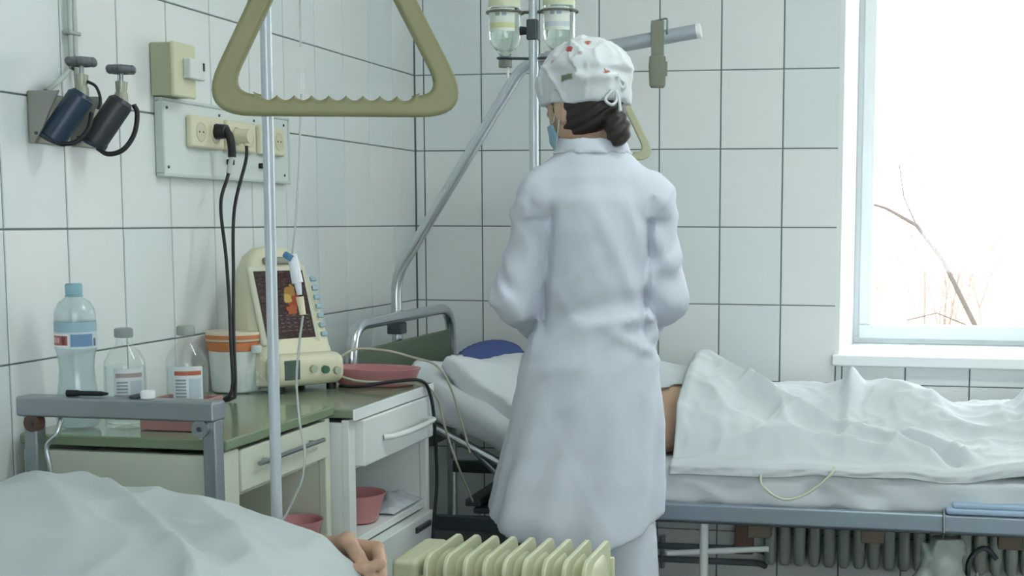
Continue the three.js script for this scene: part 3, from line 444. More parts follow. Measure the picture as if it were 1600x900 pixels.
// trapeze gantry of the far bed: post on the headboard, sloping arm, boom
{ const t = thing('trapeze_gantry', 'chrome gantry with a sloping arm rising from the far headboard', 'gantry', [0, 0, 0]);
  mesh('arm', bent([[0.135, 0.62, 0.55], [0.135, 1.105, 0.55], [0.535, 1.722, 0.55], [1.04, 1.80, 0.55]], 0.0165, 0.055, 16), chrome, t);
  mesh('clamp', span(0.112, 0.158, 0.93, 0.965, 0.525, 0.575, 0.005), darkSteel, t); mesh('clamp', span(0.112, 0.158, 0.64, 0.675, 0.525, 0.575, 0.005), darkSteel, t);
  mesh('boom_sleeve', bent([[0.60, 1.732, 0.55], [1.035, 1.7992, 0.55]], 0.0205, 0.02, 16), M(0xa9b2ba, 0.35, { metalness: 0.3 }), t);
  mesh('end_cap', bar(V(1.035, 1.7992, 0.55), V(1.047, 1.801, 0.55), 0.0215, 0.0205, 20), whitePaint, t);
  mesh('wire_loop', bent([[0.91, 1.78, 0.57], [0.91, 1.825, 0.57], [0.955, 1.835, 0.57], [0.955, 1.79, 0.57]], 0.0028, 0.008, 8), steel, t);
}
const gripShape = (bumps) => {                                   // rounded triangle with finger grips on the lower bar; origin at the middle of the lower bar
  const o = new THREE.Shape(), i = new THREE.Path(), P = (x, y) => new THREE.Vector2(x, y);
  const round = (path, pts, r) => pts.forEach((p, k) => { const a = pts[(k + pts.length - 1) % pts.length].clone().sub(p), b = pts[(k + 1) % pts.length].clone().sub(p), q = p.clone().addScaledVector(a.normalize(), r[k]), s = p.clone().addScaledVector(b.normalize(), r[k]); k ? path.lineTo(q.x, q.y) : path.moveTo(q.x, q.y); path.quadraticCurveTo(p.x, p.y, s.x, s.y); });
  round(o, [P(-0.152, -0.010), P(0.152, -0.010), P(0, 0.295)], [0.062, 0.062, 0.045]);
  const a = [P(-0.116, 0.0125), P(0, 0.245), P(0.116, 0.0125)]; round(i, a, [0.035, 0.03, 0.035]);
  const n = 9, x0 = 0.083, step = 2 * x0 / n; i.lineTo(x0, 0.0125);
  for (let k = 0; k < n; k++) { const xa = x0 - k * step; i.quadraticCurveTo(xa - step * 0.5, bumps, xa - step, 0.0125); }
  i.closePath(); o.holes.push(i); return new THREE.ExtrudeGeometry(o, { depth: 0.010, bevelEnabled: true, bevelThickness: 0.006, bevelSize: 0.005, bevelOffset: -0.005, bevelSegments: 4, curveSegments: 10 }).translate(0, 0, -0.005);
};
function trapeze(label, pos, turn, tilt, m, strap) {
  const t = thing('hanging_trapeze', label, 'trapeze', pos, turn); t.rotation.z = tilt;
  mesh('grip', gripShape(0.0015), m, t); mesh('strap', span(-0.014, 0.014, 0.255, strap, -0.0015, 0.0015, 0.001), M(0xb9bba8, 0.8), t); mesh('strap_loop', merge(new THREE.TorusGeometry(0.014, 0.0035, 8, 24).translate(0, 0.262, 0)), steel, t);
  return t;
}
const frontTrapeze = trapeze('large beige triangular trapeze handle hanging in the foreground', [1.0530, 1.3838, 3.141], 0.398, 0.012, beige, 0.885); frontTrapeze.scale.setScalar(0.925);
trapeze('beige triangular trapeze handle hanging half hidden behind the capped head', [0.772, 1.452, 0.55], 0.24, 0, M(0xb3b496, 0.55), 0.29);
{ const t = thing('boom_clamp', 'grey-green hanging clamp on the chrome boom', 'clamp', [0.925, 1.80, 0.55], 0.2);
  const m = M(0x757b6b, 0.6);
  mesh('strap', merge(span(-0.02, 0.016, -0.09, 0.028, 0.0215, 0.028, 0.002), span(-0.02, 0.016, 0.0215, 0.028, -0.025, 0.027, 0.002)), m, t);
  mesh('tongue', loft([[-0.158, 0.018, 0.007], [-0.15, 0.023, 0.009], [-0.10, 0.025, 0.0095], [-0.072, 0.023, 0.0085], [-0.066, 0.014, 0.007]], 32, 3).translate(-0.002, 0, 0.026), m, t);
  mesh('side_lug', span(0.018, 0.026, -0.125, -0.085, 0.019, 0.033, 0.002), m, t); }

const flatMattress = (x0, x1, z0, z1, top, thick, wob, s) => field((x, y, z) => {   // soft slab with slightly sagging sides
  const cx = (x0 + x1) / 2, cz = (z0 + z1) / 2, t = top(x), qx = Math.abs(x - cx) - (x1 - x0) / 2 + 0.03, qy = Math.abs(y - t + thick / 2) - thick / 2 + 0.03, qz = Math.abs(z - cz) - (z1 - z0) / 2 + 0.03;
  const d = Math.hypot(Math.max(qx, 0), Math.max(qy, 0), Math.max(qz, 0)) + Math.min(Math.max(qx, qy, qz), 0) - 0.03;
  return d + wob * (N(x * 6 + s, y * 9, z * 6) + 0.6 * N(x * 3 - y * 9, s, z * 4) + 0.35 * N(x * 17, y * 22 + s, z * 17) + 0.8 * N((x + y * 1.6) * 11, s + (y - x * 0.3) * 3, z * 2));
}, [x0 - 0.05, Math.min(top(x0), top(x1)) - thick - 0.06, z0 - 0.05], [x1 + 0.05, Math.max(top(x0), top(x1)) + 0.05, z1 + 0.05], 0.011);
const farTop = (x) => 0.632 + Math.max(0, 0.83 - x) * 0.47;
tag(mesh('mattress', flatMattress(0.30, 2.17, 0.14, 0.968, farTop, 0.108, 0.013, 3), linen), 'mattress in a white sheet on the far bed with its head end raised', 'mattress');
function pillowGeo(w, h, d, s, lift = 0) {                                // a soft cushion with pinched corners
  return field((x, y, z) => {
    const u = Math.abs(x) / (w / 2), v = Math.abs(z) / (d / 2), e = 1 - Math.pow(clamp(u, 0, 1.2), 3.2), f = 1 - Math.pow(clamp(v, 0, 1.2), 3.2);
    const thick = 0.012 + h / 2 * Math.pow(Math.max(e, 0) * Math.max(f, 0), 0.42), edge = Math.max(Math.abs(x) - w / 2 * (1 - 0.05 * (1 - v * v)), Math.abs(z) - d / 2 * (1 - 0.05 * (1 - u * u)));
    y -= lift * Math.exp(-(Math.pow((x + w / 2) / 0.09, 2) + Math.pow((z - d / 2) / 0.16, 2))); return Math.max(Math.abs(y) - thick - 0.006 * N(x * 11 + s, y * 4, z * 11) - 0.003 * N(x * 26, s, z * 26), edge) * 0.7;
  }, [-w / 2 - 0.03, -h / 2 - 0.05, -d / 2 - 0.03], [w / 2 + 0.03, h / 2 + 0.05, d / 2 + 0.03], 0.009);
}
{ const p = mesh('pillow', pillowGeo(0.42, 0.085, 0.58, 2, 0.045), linen); p.position.set(0.610, 0.762, 0.665); p.rotation.set(0.0, -0.12, -0.42); tag(p, 'white pillow on the raised end of the far bed', 'pillow');
  mesh('case_slit', new THREE.SphereGeometry(1, 16, 10).scale(0.012, 0.003, 0.007).rotateX(-0.9).translate(0.11, 0.034, 0.295), M(0x5c6468, 0.8), p); }
{ const p = mesh('blue_pad', field((x, y, z) => ell(x, y, z, [0, 0, 0], [0.085, 0.030, 0.27]) * 0.8 + 0.003 * Math.cos(z * 150) * smooth(0.02, -0.02, y), [-0.12, -0.06, -0.31], [0.12, 0.06, 0.31], 0.007), M(0x44558f, 0.85));
  p.position.set(0.372, 0.838, 0.375); p.rotation.set(0.09, 0, -0.42); tag(p, 'dark blue pad at the raised head end behind the white pillow', 'pad'); }

// ---------------------------------------------------------------- people: shared head and hand shapes
function headField(x, y, z) {                                   // a head about 0.23 tall, centre at the origin, face towards +z
  let d = ell(x, y, z, [0, 0.025, -0.012], [0.076, 0.092, 0.094]);
  d = smin(d, ell(x, y, z, [0, -0.045, 0.022], [0.058, 0.070, 0.064]), 0.04);
  d = smin(d, cap(x, y, z, [0, 0.012, 0.083], [0, -0.022, 0.100], 0.009, 0.014), 0.016);          // nose
  d = smin(d, cap(x, y, z, [-0.032, 0.032, 0.076], [0.032, 0.032, 0.076], 0.008, 0.008), 0.02);    // brow
  d = smin(d, ell(x, y, z, [0, -0.056, 0.081], [0.021, 0.009, 0.010]), 0.012);                     // lips
  d = smin(d, ell(x, y, z, [0, -0.092, 0.062], [0.024, 0.018, 0.022]), 0.02);                      // chin
  for (const s of [-1, 1]) { d = smin(d, ell(x, y, z, [s * 0.077, -0.008, -0.008], [0.010, 0.031, 0.018]), 0.012); d = Math.max(d, -ell(x, y, z, [s * 0.033, 0.010, 0.092], [0.017, 0.010, 0.014]) - 0.001); d = Math.min(d, ell(x, y, z, [s * 0.033, 0.009, 0.073], [0.0125, 0.0115, 0.0125])); }
  return d;
}
const hairDark = [0.028, 0.022, 0.020];
function headPaint(hair) { return (x, y, z) => {
  const e = Math.hypot(Math.abs(x) - 0.033, y - 0.009); if (z > 0.072 && e < 0.012 && Math.abs(y - 0.009) < 0.007) return e < 0.0055 ? [0.03, 0.02, 0.015] : [0.7, 0.68, 0.65];
  if (z > 0.05 && Math.abs(Math.abs(x) - 0.033) < 0.018 && Math.abs(y - 0.036) < 0.004) return [0.06, 0.04, 0.03];
  if (z > 0.07 && Math.abs(x) < 0.022 && Math.abs(y + 0.056) < 0.008) return [0.42, 0.2, 0.17];
  if (hair && y > 0.06 - Math.max(0, -z) * 1.1 && z < 0.062 && !(Math.abs(x) > 0.074 && y < 0.02)) return hairDark;
  return skinTone; }; }
const headGeo = (hair, m) => { const g = field(headField, [-0.11, -0.14, -0.13], [0.11, 0.14, 0.14], 0.0034, headPaint(hair)); g.applyMatrix4(m); g.computeVertexNormals(); return g; };
function hand(w, d, n, curl, thumbCurl = 0.5, left = false) {     // capsules of a hand: wrist w, direction d, palm normal n (fingers curl towards it)
  const D = V(...d).normalize(), Nn = V(...n).addScaledVector(D, -D.dot(V(...n))).normalize(), S = D.clone().cross(Nn).multiplyScalar(left ? -1 : 1), W = V(...w), out = [], A = (v) => v.toArray();
  const at = (f, s, k) => W.clone().addScaledVector(D, f).addScaledVector(S, s).addScaledVector(Nn, k);
  const roots = [[0.088, 0.030], [0.091, 0.010], [0.086, -0.010], [0.078, -0.028]], lens = [[0.042, 0.025, 0.020], [0.046, 0.028, 0.021], [0.043, 0.026, 0.020], [0.033, 0.020, 0.018]];
  roots.forEach(([f, s], i) => {
    out.push([A(at(0.0, s * 0.65, 0)), A(at(f, s, 0)), 0.0145, 0.0115, 0.012]);
    let p = at(f, s, 0), a = 0; lens[i].forEach((len, k) => { a += curl[k] * (1 + 0.06 * i); const q = p.clone().addScaledVector(D, len * Math.cos(a)).addScaledVector(Nn, len * Math.sin(a)); out.push([A(p), A(q), 0.0098 - k * 0.0011, 0.0092 - k * 0.0012, 0.003]); p = q; });
  });
  const t0 = at(0.02, 0.022, 0.004), t1 = at(0.048, 0.048, 0.016), t2 = at(0.076, 0.050 - 0.012 * thumbCurl, 0.026 + 0.012 * thumbCurl), t3 = at(0.098, 0.042 - 0.022 * thumbCurl, 0.032 + 0.016 * thumbCurl);
  out.push([A(t0), A(t1), 0.015, 0.0125, 0.010], [A(t1), A(t2), 0.0118, 0.0105, 0.004], [A(t2), A(t3), 0.0105, 0.0085, 0.004]);
  return out;
}
const skinPaint = () => skinTone;
function bodyMesh(name, limbs, hands, heads, k, parent) {
  const [lo, hi] = bounds(limbs), parts = [field(capsules(limbs, k), lo, hi, 0.012, skinPaint)];
  for (const h of hands) { const [a, b] = bounds(h, 0.012); parts.push(field(capsules(h, 0.004), a, b, 0.0029, (x, y, z) => { const q = 0.9 + 0.22 * N(x * 60, y * 60, z * 60); return [skinTone[0] * q * 1.05, skinTone[1] * q, skinTone[2] * q]; })); }
  for (const h of heads) parts.push(h);
  return mesh(name, mergeGeometries(parts), skinMat, parent);
}

// ---------------------------------------------------------------- patient in the far bed
{ const t = thing('person', 'patient lying under the white cover in the far bed', 'person', [0, 0, 0]);
  const Z = 0.53;
  const limbs = [[[0.80, 0.745, Z], [0.90, 0.735, Z], 0.08, 0.105], [[0.88, 0.735, Z], [1.10, 0.725, Z], 0.108, 0.10], [[0.84, 0.725, Z - 0.13], [0.84, 0.725, Z + 0.13], 0.055, 0.055], [[0.90, 0.725, Z + 0.06], [1.08, 0.722, Z + 0.06], 0.105, 0.095], [[0.90, 0.725, Z - 0.06], [1.08, 0.722, Z - 0.06], 0.105, 0.095],
    [[0.70, 0.775, Z], [0.78, 0.755, Z], 0.05, 0.06],
    [[1.10, 0.715, Z + 0.07], [1.50, 0.678, Z + 0.04], 0.07, 0.046], [[1.50, 0.678, Z + 0.04], [1.90, 0.664, Z + 0.02], 0.045, 0.032], [[1.90, 0.664, Z + 0.02], [1.97, 0.735, Z + 0.01], 0.032, 0.02], [[1.10, 0.715, Z - 0.08], [1.50, 0.678, Z - 0.13], 0.07, 0.046], [[1.50, 0.678, Z - 0.13], [1.90, 0.664, Z - 0.12], 0.045, 0.032], [[1.90, 0.664, Z - 0.12], [1.97, 0.735, Z - 0.12], 0.032, 0.02],
    [[0.85, 0.725, Z - 0.16], [1.05, 0.685, Z - 0.20], 0.042, 0.034], [[1.05, 0.685, Z - 0.20], [1.24, 0.675, Z - 0.17], 0.033, 0.026], [[0.85, 0.725, Z + 0.15], [0.98, 0.675, Z + 0.20], 0.042, 0.034], [[0.98, 0.675, Z + 0.20], [1.16, 0.69, Z + 0.16], 0.034, 0.027]];
  const m = new THREE.Matrix4().makeRotationFromEuler(new THREE.Euler(-Math.PI / 2, 0, 0)).premultiply(new THREE.Matrix4().makeRotationY(-Math.PI / 2)).premultiply(new THREE.Matrix4().makeRotationZ(-0.55)).setPosition(0.655, 0.815, Z);
  bodyMesh('body', limbs, [hand([1.24, 0.675, Z - 0.17], [1, -0.05, 0.1], [0, -1, 0], [0.3, 0.3, 0.2]), hand([1.16, 0.69, Z + 0.16], [1, -0.05, -0.1], [-0.05, -1, 0], [0.3, 0.35, 0.2], 0.4, true)], [headGeo(true, m)], 0.05, t);
  const body = capsules(limbs.slice(0, 5), 0.05);
  mesh('shirt', field((x, y, z) => Math.max(body(x, y, z) - 0.011 - 0.005 * N(x * 18, y * 18, z * 18), 0.806 + 0.012 * N(x * 12, 0, z * 12) - y, x - 1.10, 0.68 - x), [0.64, 0.76, 0.22], [1.18, 0.95, 0.88], 0.009), linen, t);
}
// ---------------------------------------------------------------- white cover over that patient
const farBump = [[1.0, 0.215], [1.05, 0.236], [1.11, 0.208], [1.2, 0.165], [1.27, 0.147], [1.41, 0.15], [1.455, 0.158], [1.482, 0.192], [1.52, 0.155], [1.61, 0.166], [1.70, 0.146], [1.77, 0.102], [1.86, 0.096], [1.93, 0.10], [1.985, 0.15], [2.05, 0.13], [2.14, 0.02]];
const coverHeight = (x, z) => {
  const base = 0.648 + 0.02 * smooth(1.7, 2.0, x), u = (z - 0.50) / 0.43, s = Math.pow(Math.max(0, 1 - u * u), 0.85), narrow = Math.exp(-Math.pow((z - 0.47) / 0.20, 2));
  const b = table(farBump, x)[0], w = smooth(1.15, 1.55, x);
  let h = base + b * lerp(s, Math.max(narrow, 0.42 * s), w);
  h += 0.038 * ridge(x, z, [[1.05, 0.50], [1.24, 0.63], [1.42, 0.72], [1.56, 0.80], [1.70, 0.90], [1.80, 0.98]], 0.030) * smooth(1.0, 1.2, x);
  h += 0.030 * ridge(x, z, [[1.10, 0.95], [1.26, 0.87], [1.40, 0.83], [1.54, 0.86], [1.66, 0.93]], 0.026);
  h += 0.022 * ridge(x, z, [[1.2, 0.55], [1.3, 0.7], [1.34, 0.82]], 0.03) + 0.03 * ridge(x, z, [[1.74, 0.62], [1.86, 0.68], [2.05, 0.70]], 0.05);
  h += 0.026 * ridge(x, z, [[1.64, 0.70], [1.75, 0.80], [1.82, 0.93]], 0.028) - 0.045 * ridge(x, z, [[1.62, 0.70], [1.70, 0.80], [1.76, 0.9]], 0.022);
  h += 0.008 * N(x * 9, 1.7, z * 9) + 0.003 * N(x * 22, 4.1, z * 22) + 0.010 * crease(x * 5 + z * 3, 2.4, z * 7 - x * 2) + 0.006 * crease(x * 9 - z * 6, 7.7, z * 11 + x * 3);
  return h;
};
{ const P = (u, v) => { const x = lerp(1.035, 2.165, u) + 0.012 * N(v * 5, u * 3, 2.2) * (1 - u); const q = v * 1.12, over = Math.max(0, q - 1);
    const zz = lerp(0.13, 0.955 + 0.012 * N(x * 5, 3, 0), Math.min(q, 1)); const edge = smooth(0.90, 1.0, Math.min(q, 1));
    const y = lerp(coverHeight(x, zz), 0.650 + 0.012 * N(x * 7, 9.1, 0) + 0.03 * smooth(1.75, 1.95, x), edge * 0.9);
    return V(x, y - over * 0.26 * (1 + 0.5 * N(x * 4, 2, 8)), zz + 0.018 * Math.min(1, over * 20) + 0.004 * N(x * 30, 0, over * 20)); };
  tag(mesh('bed_cover', sheet(P, 190, 120, 0.007), linen), 'rumpled white cover spread over the patient in the far bed', 'cover'); }
tag(mesh('drain_tube', tube([[1.275, 0.625, 0.988], [1.28, 0.60, 0.994], [1.31, 0.575, 0.997], [1.345, 0.565, 0.998], [1.39, 0.58, 0.998], [1.43, 0.61, 0.995], [1.455, 0.635, 0.99], [1.46, 0.65, 0.975]], 0.0032, 60, 8), M(0xcfd3bd, 0.35)), 'thin yellowish tube looping down the side of the far mattress', 'tube');
tag(mesh('folded_sheet', merge(rbox(0.24, 0.016, 0.05, 1.86, 0.552, 0.976, 0.007, 3), rbox(0.22, 0.014, 0.045, 1.865, 0.566, 0.976, 0.006, 3)), M(0x9fb6cc, 0.8)), 'folded pale blue sheet tucked on the rail at the right edge', 'sheet');
{ const t = thing('drainage_bag', 'crumpled pale plastic bag hanging under the far bed rail', 'bag', [1.735, 0, 0.955]);
  mesh('bag', field((x, y, z) => { const w = 0.028 + 0.014 * smooth(0.47, 0.36, y) + 0.012 * N(y * 18, 2, 0); return Math.max(ell(x, y, z, [0.01 * N(y * 14, 0, 5), 0.36, 0], [w * 1.6, 0.15, 0.03]) + 0.009 * N(x * 30, y * 14, z * 30) - 0.012 * crease(x * 18 + y * 5, y * 8, 3) + 0.003 * N(x * 60, y * 40, 3), y - 0.475) * 0.7; }, [-0.14, 0.18, -0.06], [0.14, 0.5, 0.06], 0.006), M(0x8f9a92, 0.4), t);
  mesh('hook', bent([[0, 0.45, 0], [0, 0.55, 0.012], [0, 0.548, 0.05], [0, 0.50, 0.055]].map(([x, y, z]) => [x, y, z]), 0.003, 0.012, 8), steel, t); }

// ---------------------------------------------------------------- heating under the window
{ const t = thing('wall_radiator', 'ribbed grey heating radiator on the wall below the window', 'radiator', [0, 0, 0]);
  const sec = loft([[0.17, 0.012, 0.03], [0.18, 0.018, 0.042], [0.22, 0.02, 0.045], [0.58, 0.02, 0.045], [0.62, 0.018, 0.042], [0.63, 0.012, 0.03]], 20, 4);
  for (let k = 0; k < 30; k++) { const s = mesh('radiator_section', sec, M(0xa5aca6, 0.5), t); s.position.set(1.22 + k * 0.047, 0, 0.075); }
  mesh('mounting_bracket', span(1.24, 1.26, 0.3, 0.33, 0.0, 0.04), steel, t); mesh('mounting_bracket', span(2.5, 2.52, 0.3, 0.33, 0.0, 0.04), steel, t); }
{ const t = thing('heating_pipes', 'pair of dark pipes running low along the back wall', 'pipe', [0, 0, 0]);
  for (const y of [0.20, 0.155]) mesh('pipe', bent([[0.02, y - 0.01, 0.03], [1.18, y, 0.03], [1.20, y, 0.06]], 0.011, 0.02, 12), M(0x6e7778, 0.4), t);
  mesh('pipe_support', span(0.85, 0.862, 0.12, 0.23, 0.002, 0.035), steel, t); mesh('valve', span(1.10, 1.16, 0.185, 0.3, 0.02, 0.05, 0.006), M(0x8a6e66, 0.6), t); }

// ---------------------------------------------------------------- drip stand between the nurse and the far bed
{ const t = thing('drip_stand', 'slim white drip stand with two bottle rings behind the standing figure', 'stand', [0.715, 0, 1.12]);
  mesh('pole', merge(bar(V(0, 0.09, 0), V(0, 2.0, 0), 0.0115, 0.0115, 20)), M(0xc3cdd3, 0.3, { metalness: 0.4 }), t);
  mesh('clamp_block', span(-0.015, 0.013, 1.71, 1.76, -0.015, 0.015, 0.004), darkSteel, t); mesh('clamp_knob', bar(V(-0.032, 1.733, 0.004), V(-0.014, 1.733, 0.004), 0.011, 0.009, 18), black, t);
  for (const [s, x, r] of [[-1, -0.072, 0.045], [1, 0.066, 0.045]]) { const h = mesh('bottle_ring', merge(new THREE.TorusGeometry(r, 0.003, 8, 40).rotateX(Math.PI / 2).translate(x, 1.778, 0), bar(V(s * 0.01, 1.778, 0), V(x - s * r, 1.778, 0), 0.004)), M(0x6f7166, 0.5, { metalness: 0.5 }), t); mesh('lower_fork', merge(bar(V(s * 0.01, 1.666, 0), V(x, 1.668, 0), 0.0035), new THREE.TorusGeometry(0.019, 0.003, 8, 30).rotateX(Math.PI / 2).translate(x, 1.668, 0)), darkSteel, h); }
  for (let k = 0; k < 5; k++) { const a = k * 1.2566 + 0.4, l = mesh('leg', bar(V(0, 0.1, 0), V(Math.cos(a) * 0.22, 0.05, Math.sin(a) * 0.22), 0.011, 0.009), steel, t); mesh('castor', bar(V(Math.cos(a) * 0.22 - 0.008, 0.024, Math.sin(a) * 0.22), V(Math.cos(a) * 0.22 + 0.008, 0.024, Math.sin(a) * 0.22), 0.024, 0.024, 18), black, l); }
}
function hangingBottle(label, x, tint, full) {
  const t = thing('drip_bottle', label, 'bottle', [x, 1.652, 1.12]);
  const prof = [[0.0, 0.0], [0.012, 0.0], [0.0145, 0.006], [0.0145, 0.02], [0.024, 0.032], [0.038, 0.05], [0.0405, 0.066], [0.0405, 0.17], [0.036, 0.178], [0, 0.178]];
  mesh('glass_body', lathe(prof, 44), glass, t);
  mesh('liquid', lathe([[0, 0.022], [0.013, 0.022], [0.022, 0.034], [0.036, 0.051], [0.0385, 0.067], [0.0385, full], [0, full]], 40), M(0xf0f6ee, 0.02, { transmission: 1, thickness: 0.05, ior: 1.33 }), t);
  mesh('label', new THREE.CylinderGeometry(0.0409, 0.0409, 0.055, 32, 1, true, -0.9, 1.8).translate(0, 0.105, 0), new THREE.MeshPhysicalMaterial({ map: canvasTexture(128, 96, (c) => { c.fillStyle = '#d3dbd2'; c.fillRect(0, 0, 128, 96); c.fillStyle = tint; c.fillRect(0, 60, 128, 22); c.fillStyle = '#93a3ad'; c.fillRect(40, 18, 20, 14); c.fillRect(70, 18, 20, 14); }), roughness: 0.5, side: THREE.DoubleSide }), t);
  mesh('top_label', new THREE.CylinderGeometry(0.0409, 0.0409, 0.03, 32, 1, true, -1.4, 2.8).translate(0, 0.152, 0), M(0xc9cfb2, 0.5, { side: THREE.DoubleSide }), t);
  mesh('stopper', bar(V(0, -0.006, 0), V(0, 0.012, 0), 0.0165, 0.0165, 24), M(0x6f756f, 0.5), t);
  mesh('drip_needle', bar(V(0.006, -0.034, 0), V(0.006, -0.004, 0), 0.003, 0.004, 10), M(0xd8dedc, 0.4), t);
}
hangingBottle('inverted infusion bottle with yellow-green label left of the drip stand pole', 0.643, '#c9cd9c', 0.135);
hangingBottle('inverted infusion bottle hanging right of the drip stand pole above the cap', 0.781, '#b9c6cc', 0.16);

// ---------------------------------------------------------------- standing figure in white coat, seen from behind
{ const t = thing('person', 'person in white medical coat, printed cap and blue mask standing with back to us', 'person', [0.915, 0, 1.37], 0.226);
  const headM = new THREE.Matrix4().makeRotationFromEuler(new THREE.Euler(0.22, Math.PI + 0.72, 0, 'YXZ')).setPosition(-0.016, 1.522, -0.03);
  const inv = headM.clone().invert();
  const limbs = [[[0, 1.36, 0.0], [-0.015, 1.46, -0.015], 0.05, 0.046, 0.03], [[0, 0.90, 0.0], [0.01, 1.07, 0.0], 0.098, 0.075], [[-0.03, 1.08, 0], [-0.04, 1.28, -0.01], 0.055, 0.06], [[0.045, 1.08, 0], [0.05, 1.28, -0.01], 0.055, 0.06], [[-0.10, 1.325, 0], [0.12, 1.32, 0], 0.036, 0.036],
    [[-0.11, 1.315, -0.005], [-0.165, 1.09, -0.005], 0.030, 0.027], [[-0.168, 1.09, 0.0], [-0.10, 1.0, -0.22], 0.032, 0.023], [[0.135, 1.31, -0.008], [0.168, 1.09, -0.012], 0.030, 0.027], [[0.168, 1.09, -0.01], [0.09, 1.0, -0.22], 0.032, 0.023],
    [[-0.07, 0.85, 0], [-0.08, 0.48, 0.0], 0.07, 0.045], [[-0.08, 0.48, 0.0], [-0.09, 0.08, 0.02], 0.045, 0.034], [[0.07, 0.85, 0], [0.08, 0.48, 0.01], 0.07, 0.045], [[0.08, 0.48, 0.01], [0.09, 0.08, 0.03], 0.045, 0.034], [[-0.09, 0.045, 0.02], [-0.10, 0.03, -0.13], 0.032, 0.024], [[0.09, 0.045, 0.03], [0.10, 0.03, -0.12], 0.032, 0.024]];
  bodyMesh('body', limbs, [hand([-0.10, 1.0, -0.22], [0.35, -0.25, -1], [0.3, -1, 0.1], [0.5, 0.5, 0.3], 0.5, true), hand([0.09, 1.0, -0.22], [-0.35, -0.25, -1], [-0.3, -1, 0.1], [0.5, 0.5, 0.3])], [headGeo(true, headM)], 0.045, t);
  // coat
  const prof = [[0.50, -0.036, 0.210, 0.165, 0.0], [0.585, -0.036, 0.205, 0.160, 0.0], [0.66, -0.027, 0.197, 0.152, 0.0], [0.74, -0.019, 0.186, 0.143, 0.0], [0.83, -0.011, 0.173, 0.132, 0.004], [0.93, -0.004, 0.158, 0.124, 0.006], [1.0, 0.007, 0.142, 0.112, 0.008], [1.06, 0.014, 0.130, 0.104, 0.008], [1.14, 0.012, 0.138, 0.107, 0.008], [1.24, 0.010, 0.146, 0.108, 0.008], [1.31, 0.008, 0.145, 0.098, 0.01], [1.36, 0.008, 0.115, 0.080, 0.012], [1.40, 0.006, 0.092, 0.066, 0.010], [1.43, 0.006, 0.074, 0.062, 0.006], [1.46, 0.004, 0.068, 0.060, 0.0]];
  const sleeves = [[[-0.108, 1.322, 0.012], [-0.163, 1.105, 0.006], 0.050, 0.056, 0.04], [[-0.163, 1.095, 0.006], [-0.115, 1.015, -0.17], 0.056, 0.044, 0.02], [[0.138, 1.312, 0.008], [0.168, 1.10, 0.0], 0.052, 0.053, 0.04], [[0.170, 1.095, 0.0], [0.105, 1.015, -0.17], 0.053, 0.044, 0.02], [[-0.02, 1.375, 0.010], [-0.10, 1.33, 0.012], 0.042, 0.05, 0.05], [[0.04, 1.375, 0.010], [0.13, 1.318, 0.010], 0.042, 0.05, 0.05]];
  const coat = (x, y, z) => {
    const [cx, a, b, cz] = table(prof, y), dx = (x - cx) / a, dz = (z - cz) / b, ang = Math.atan2(dz, dx), low = smooth(1.0, 0.58, y);
    let r = Math.sqrt(dx * dx + dz * dz);
    let d = (r - 1) * Math.min(a, b);
    d -= low * (0.009 * Math.cos(5 * ang + 1.2 + 1.5 * N(0, y * 3, 0)) + 0.005 * Math.cos(11 * ang + 2 * y * 4));
    const wz = clamp(dz + 0.4);                                                       // folds show on the back
    d -= 0.010 * wz * Math.exp(-Math.pow((y - 1.045 - 0.10 * (x - 0.06)) / 0.016, 2)) * smooth(-0.06, 0.05, x);   // waist gathers
    d -= 0.007 * wz * Math.exp(-Math.pow((y - 1.005 + 0.5 * (x - 0.08)) / 0.014, 2)) * smooth(0.0, 0.07, x);
    d += 0.006 * wz * Math.exp(-Math.pow((y - 1.075 - 0.2 * x) / 0.02, 2));
    d -= 0.007 * wz * Math.exp(-Math.pow((x - 0.105 + 0.35 * (y - 1.25)) / 0.016, 2)) * smooth(1.05, 1.12, y) * smooth(1.36, 1.28, y);
    d -= 0.006 * wz * Math.exp(-Math.pow((x - 0.035 - 0.45 * (1.25 - y)) / 0.018, 2)) * smooth(1.05, 1.1, y) * smooth(1.34, 1.25, y);
    for (const [p, q, ra, rb, k] of sleeves) { const arm = cap(x, y, z, p, q, ra, rb); d = smin(d, arm, y > 1.27 ? k : 0.008); }
    const run = smooth(1.325, 1.26, y) * smooth(1.0, 1.05, y) * smooth(-0.02, 0.03, z);            // the deep crease between each sleeve and the back
    d += run * (0.017 * Math.exp(-Math.pow((x - lerp(-0.104, -0.088, smooth(1.05, 1.30, y))) / 0.0085, 2)) + 0.015 * Math.exp(-Math.pow((x - lerp(0.122, 0.134, smooth(1.05, 1.30, y))) / 0.0085, 2)));
    d += 0.008 * smooth(-0.02, 0.03, z) * Math.exp(-Math.pow((y - 1.27 - 0.35 * (x + 0.11)) / 0.014, 2)) * smooth(-0.175, -0.15, x) * smooth(-0.07, -0.095, x);
    const side = Math.abs(x) > 0.1 && y > 0.95 && y < 1.32 ? 1 : 0;
    d -= side * (0.0035 * Math.sin(y * 62 + x * 50 + 7 * N(x * 9, y * 7, z * 9)) + 0.004 * N(x * 30, y * 26, z * 20)) * smooth(0.1, 0.14, Math.abs(x));
    d += 0.004 * N(x * 8, y * 4, z * 8) + 0.0018 * N(x * 20, y * 11, z * 20) + 0.0006 * N(x * 55, y * 30, z * 55);
    const at = 0.35 + 0.65 * Math.exp(-Math.pow((y - 1.04) / 0.10, 2)) + 0.8 * smooth(0.12, 0.16, Math.abs(x)) * smooth(0.98, 1.05, y);
    d -= at * (0.0055 * crease((x + 0.45 * y) * 6.5, y * 3.2 + 4, z * 6) + 0.0045 * crease((x - 0.7 * y) * 8, y * 5 + 9, z * 7));
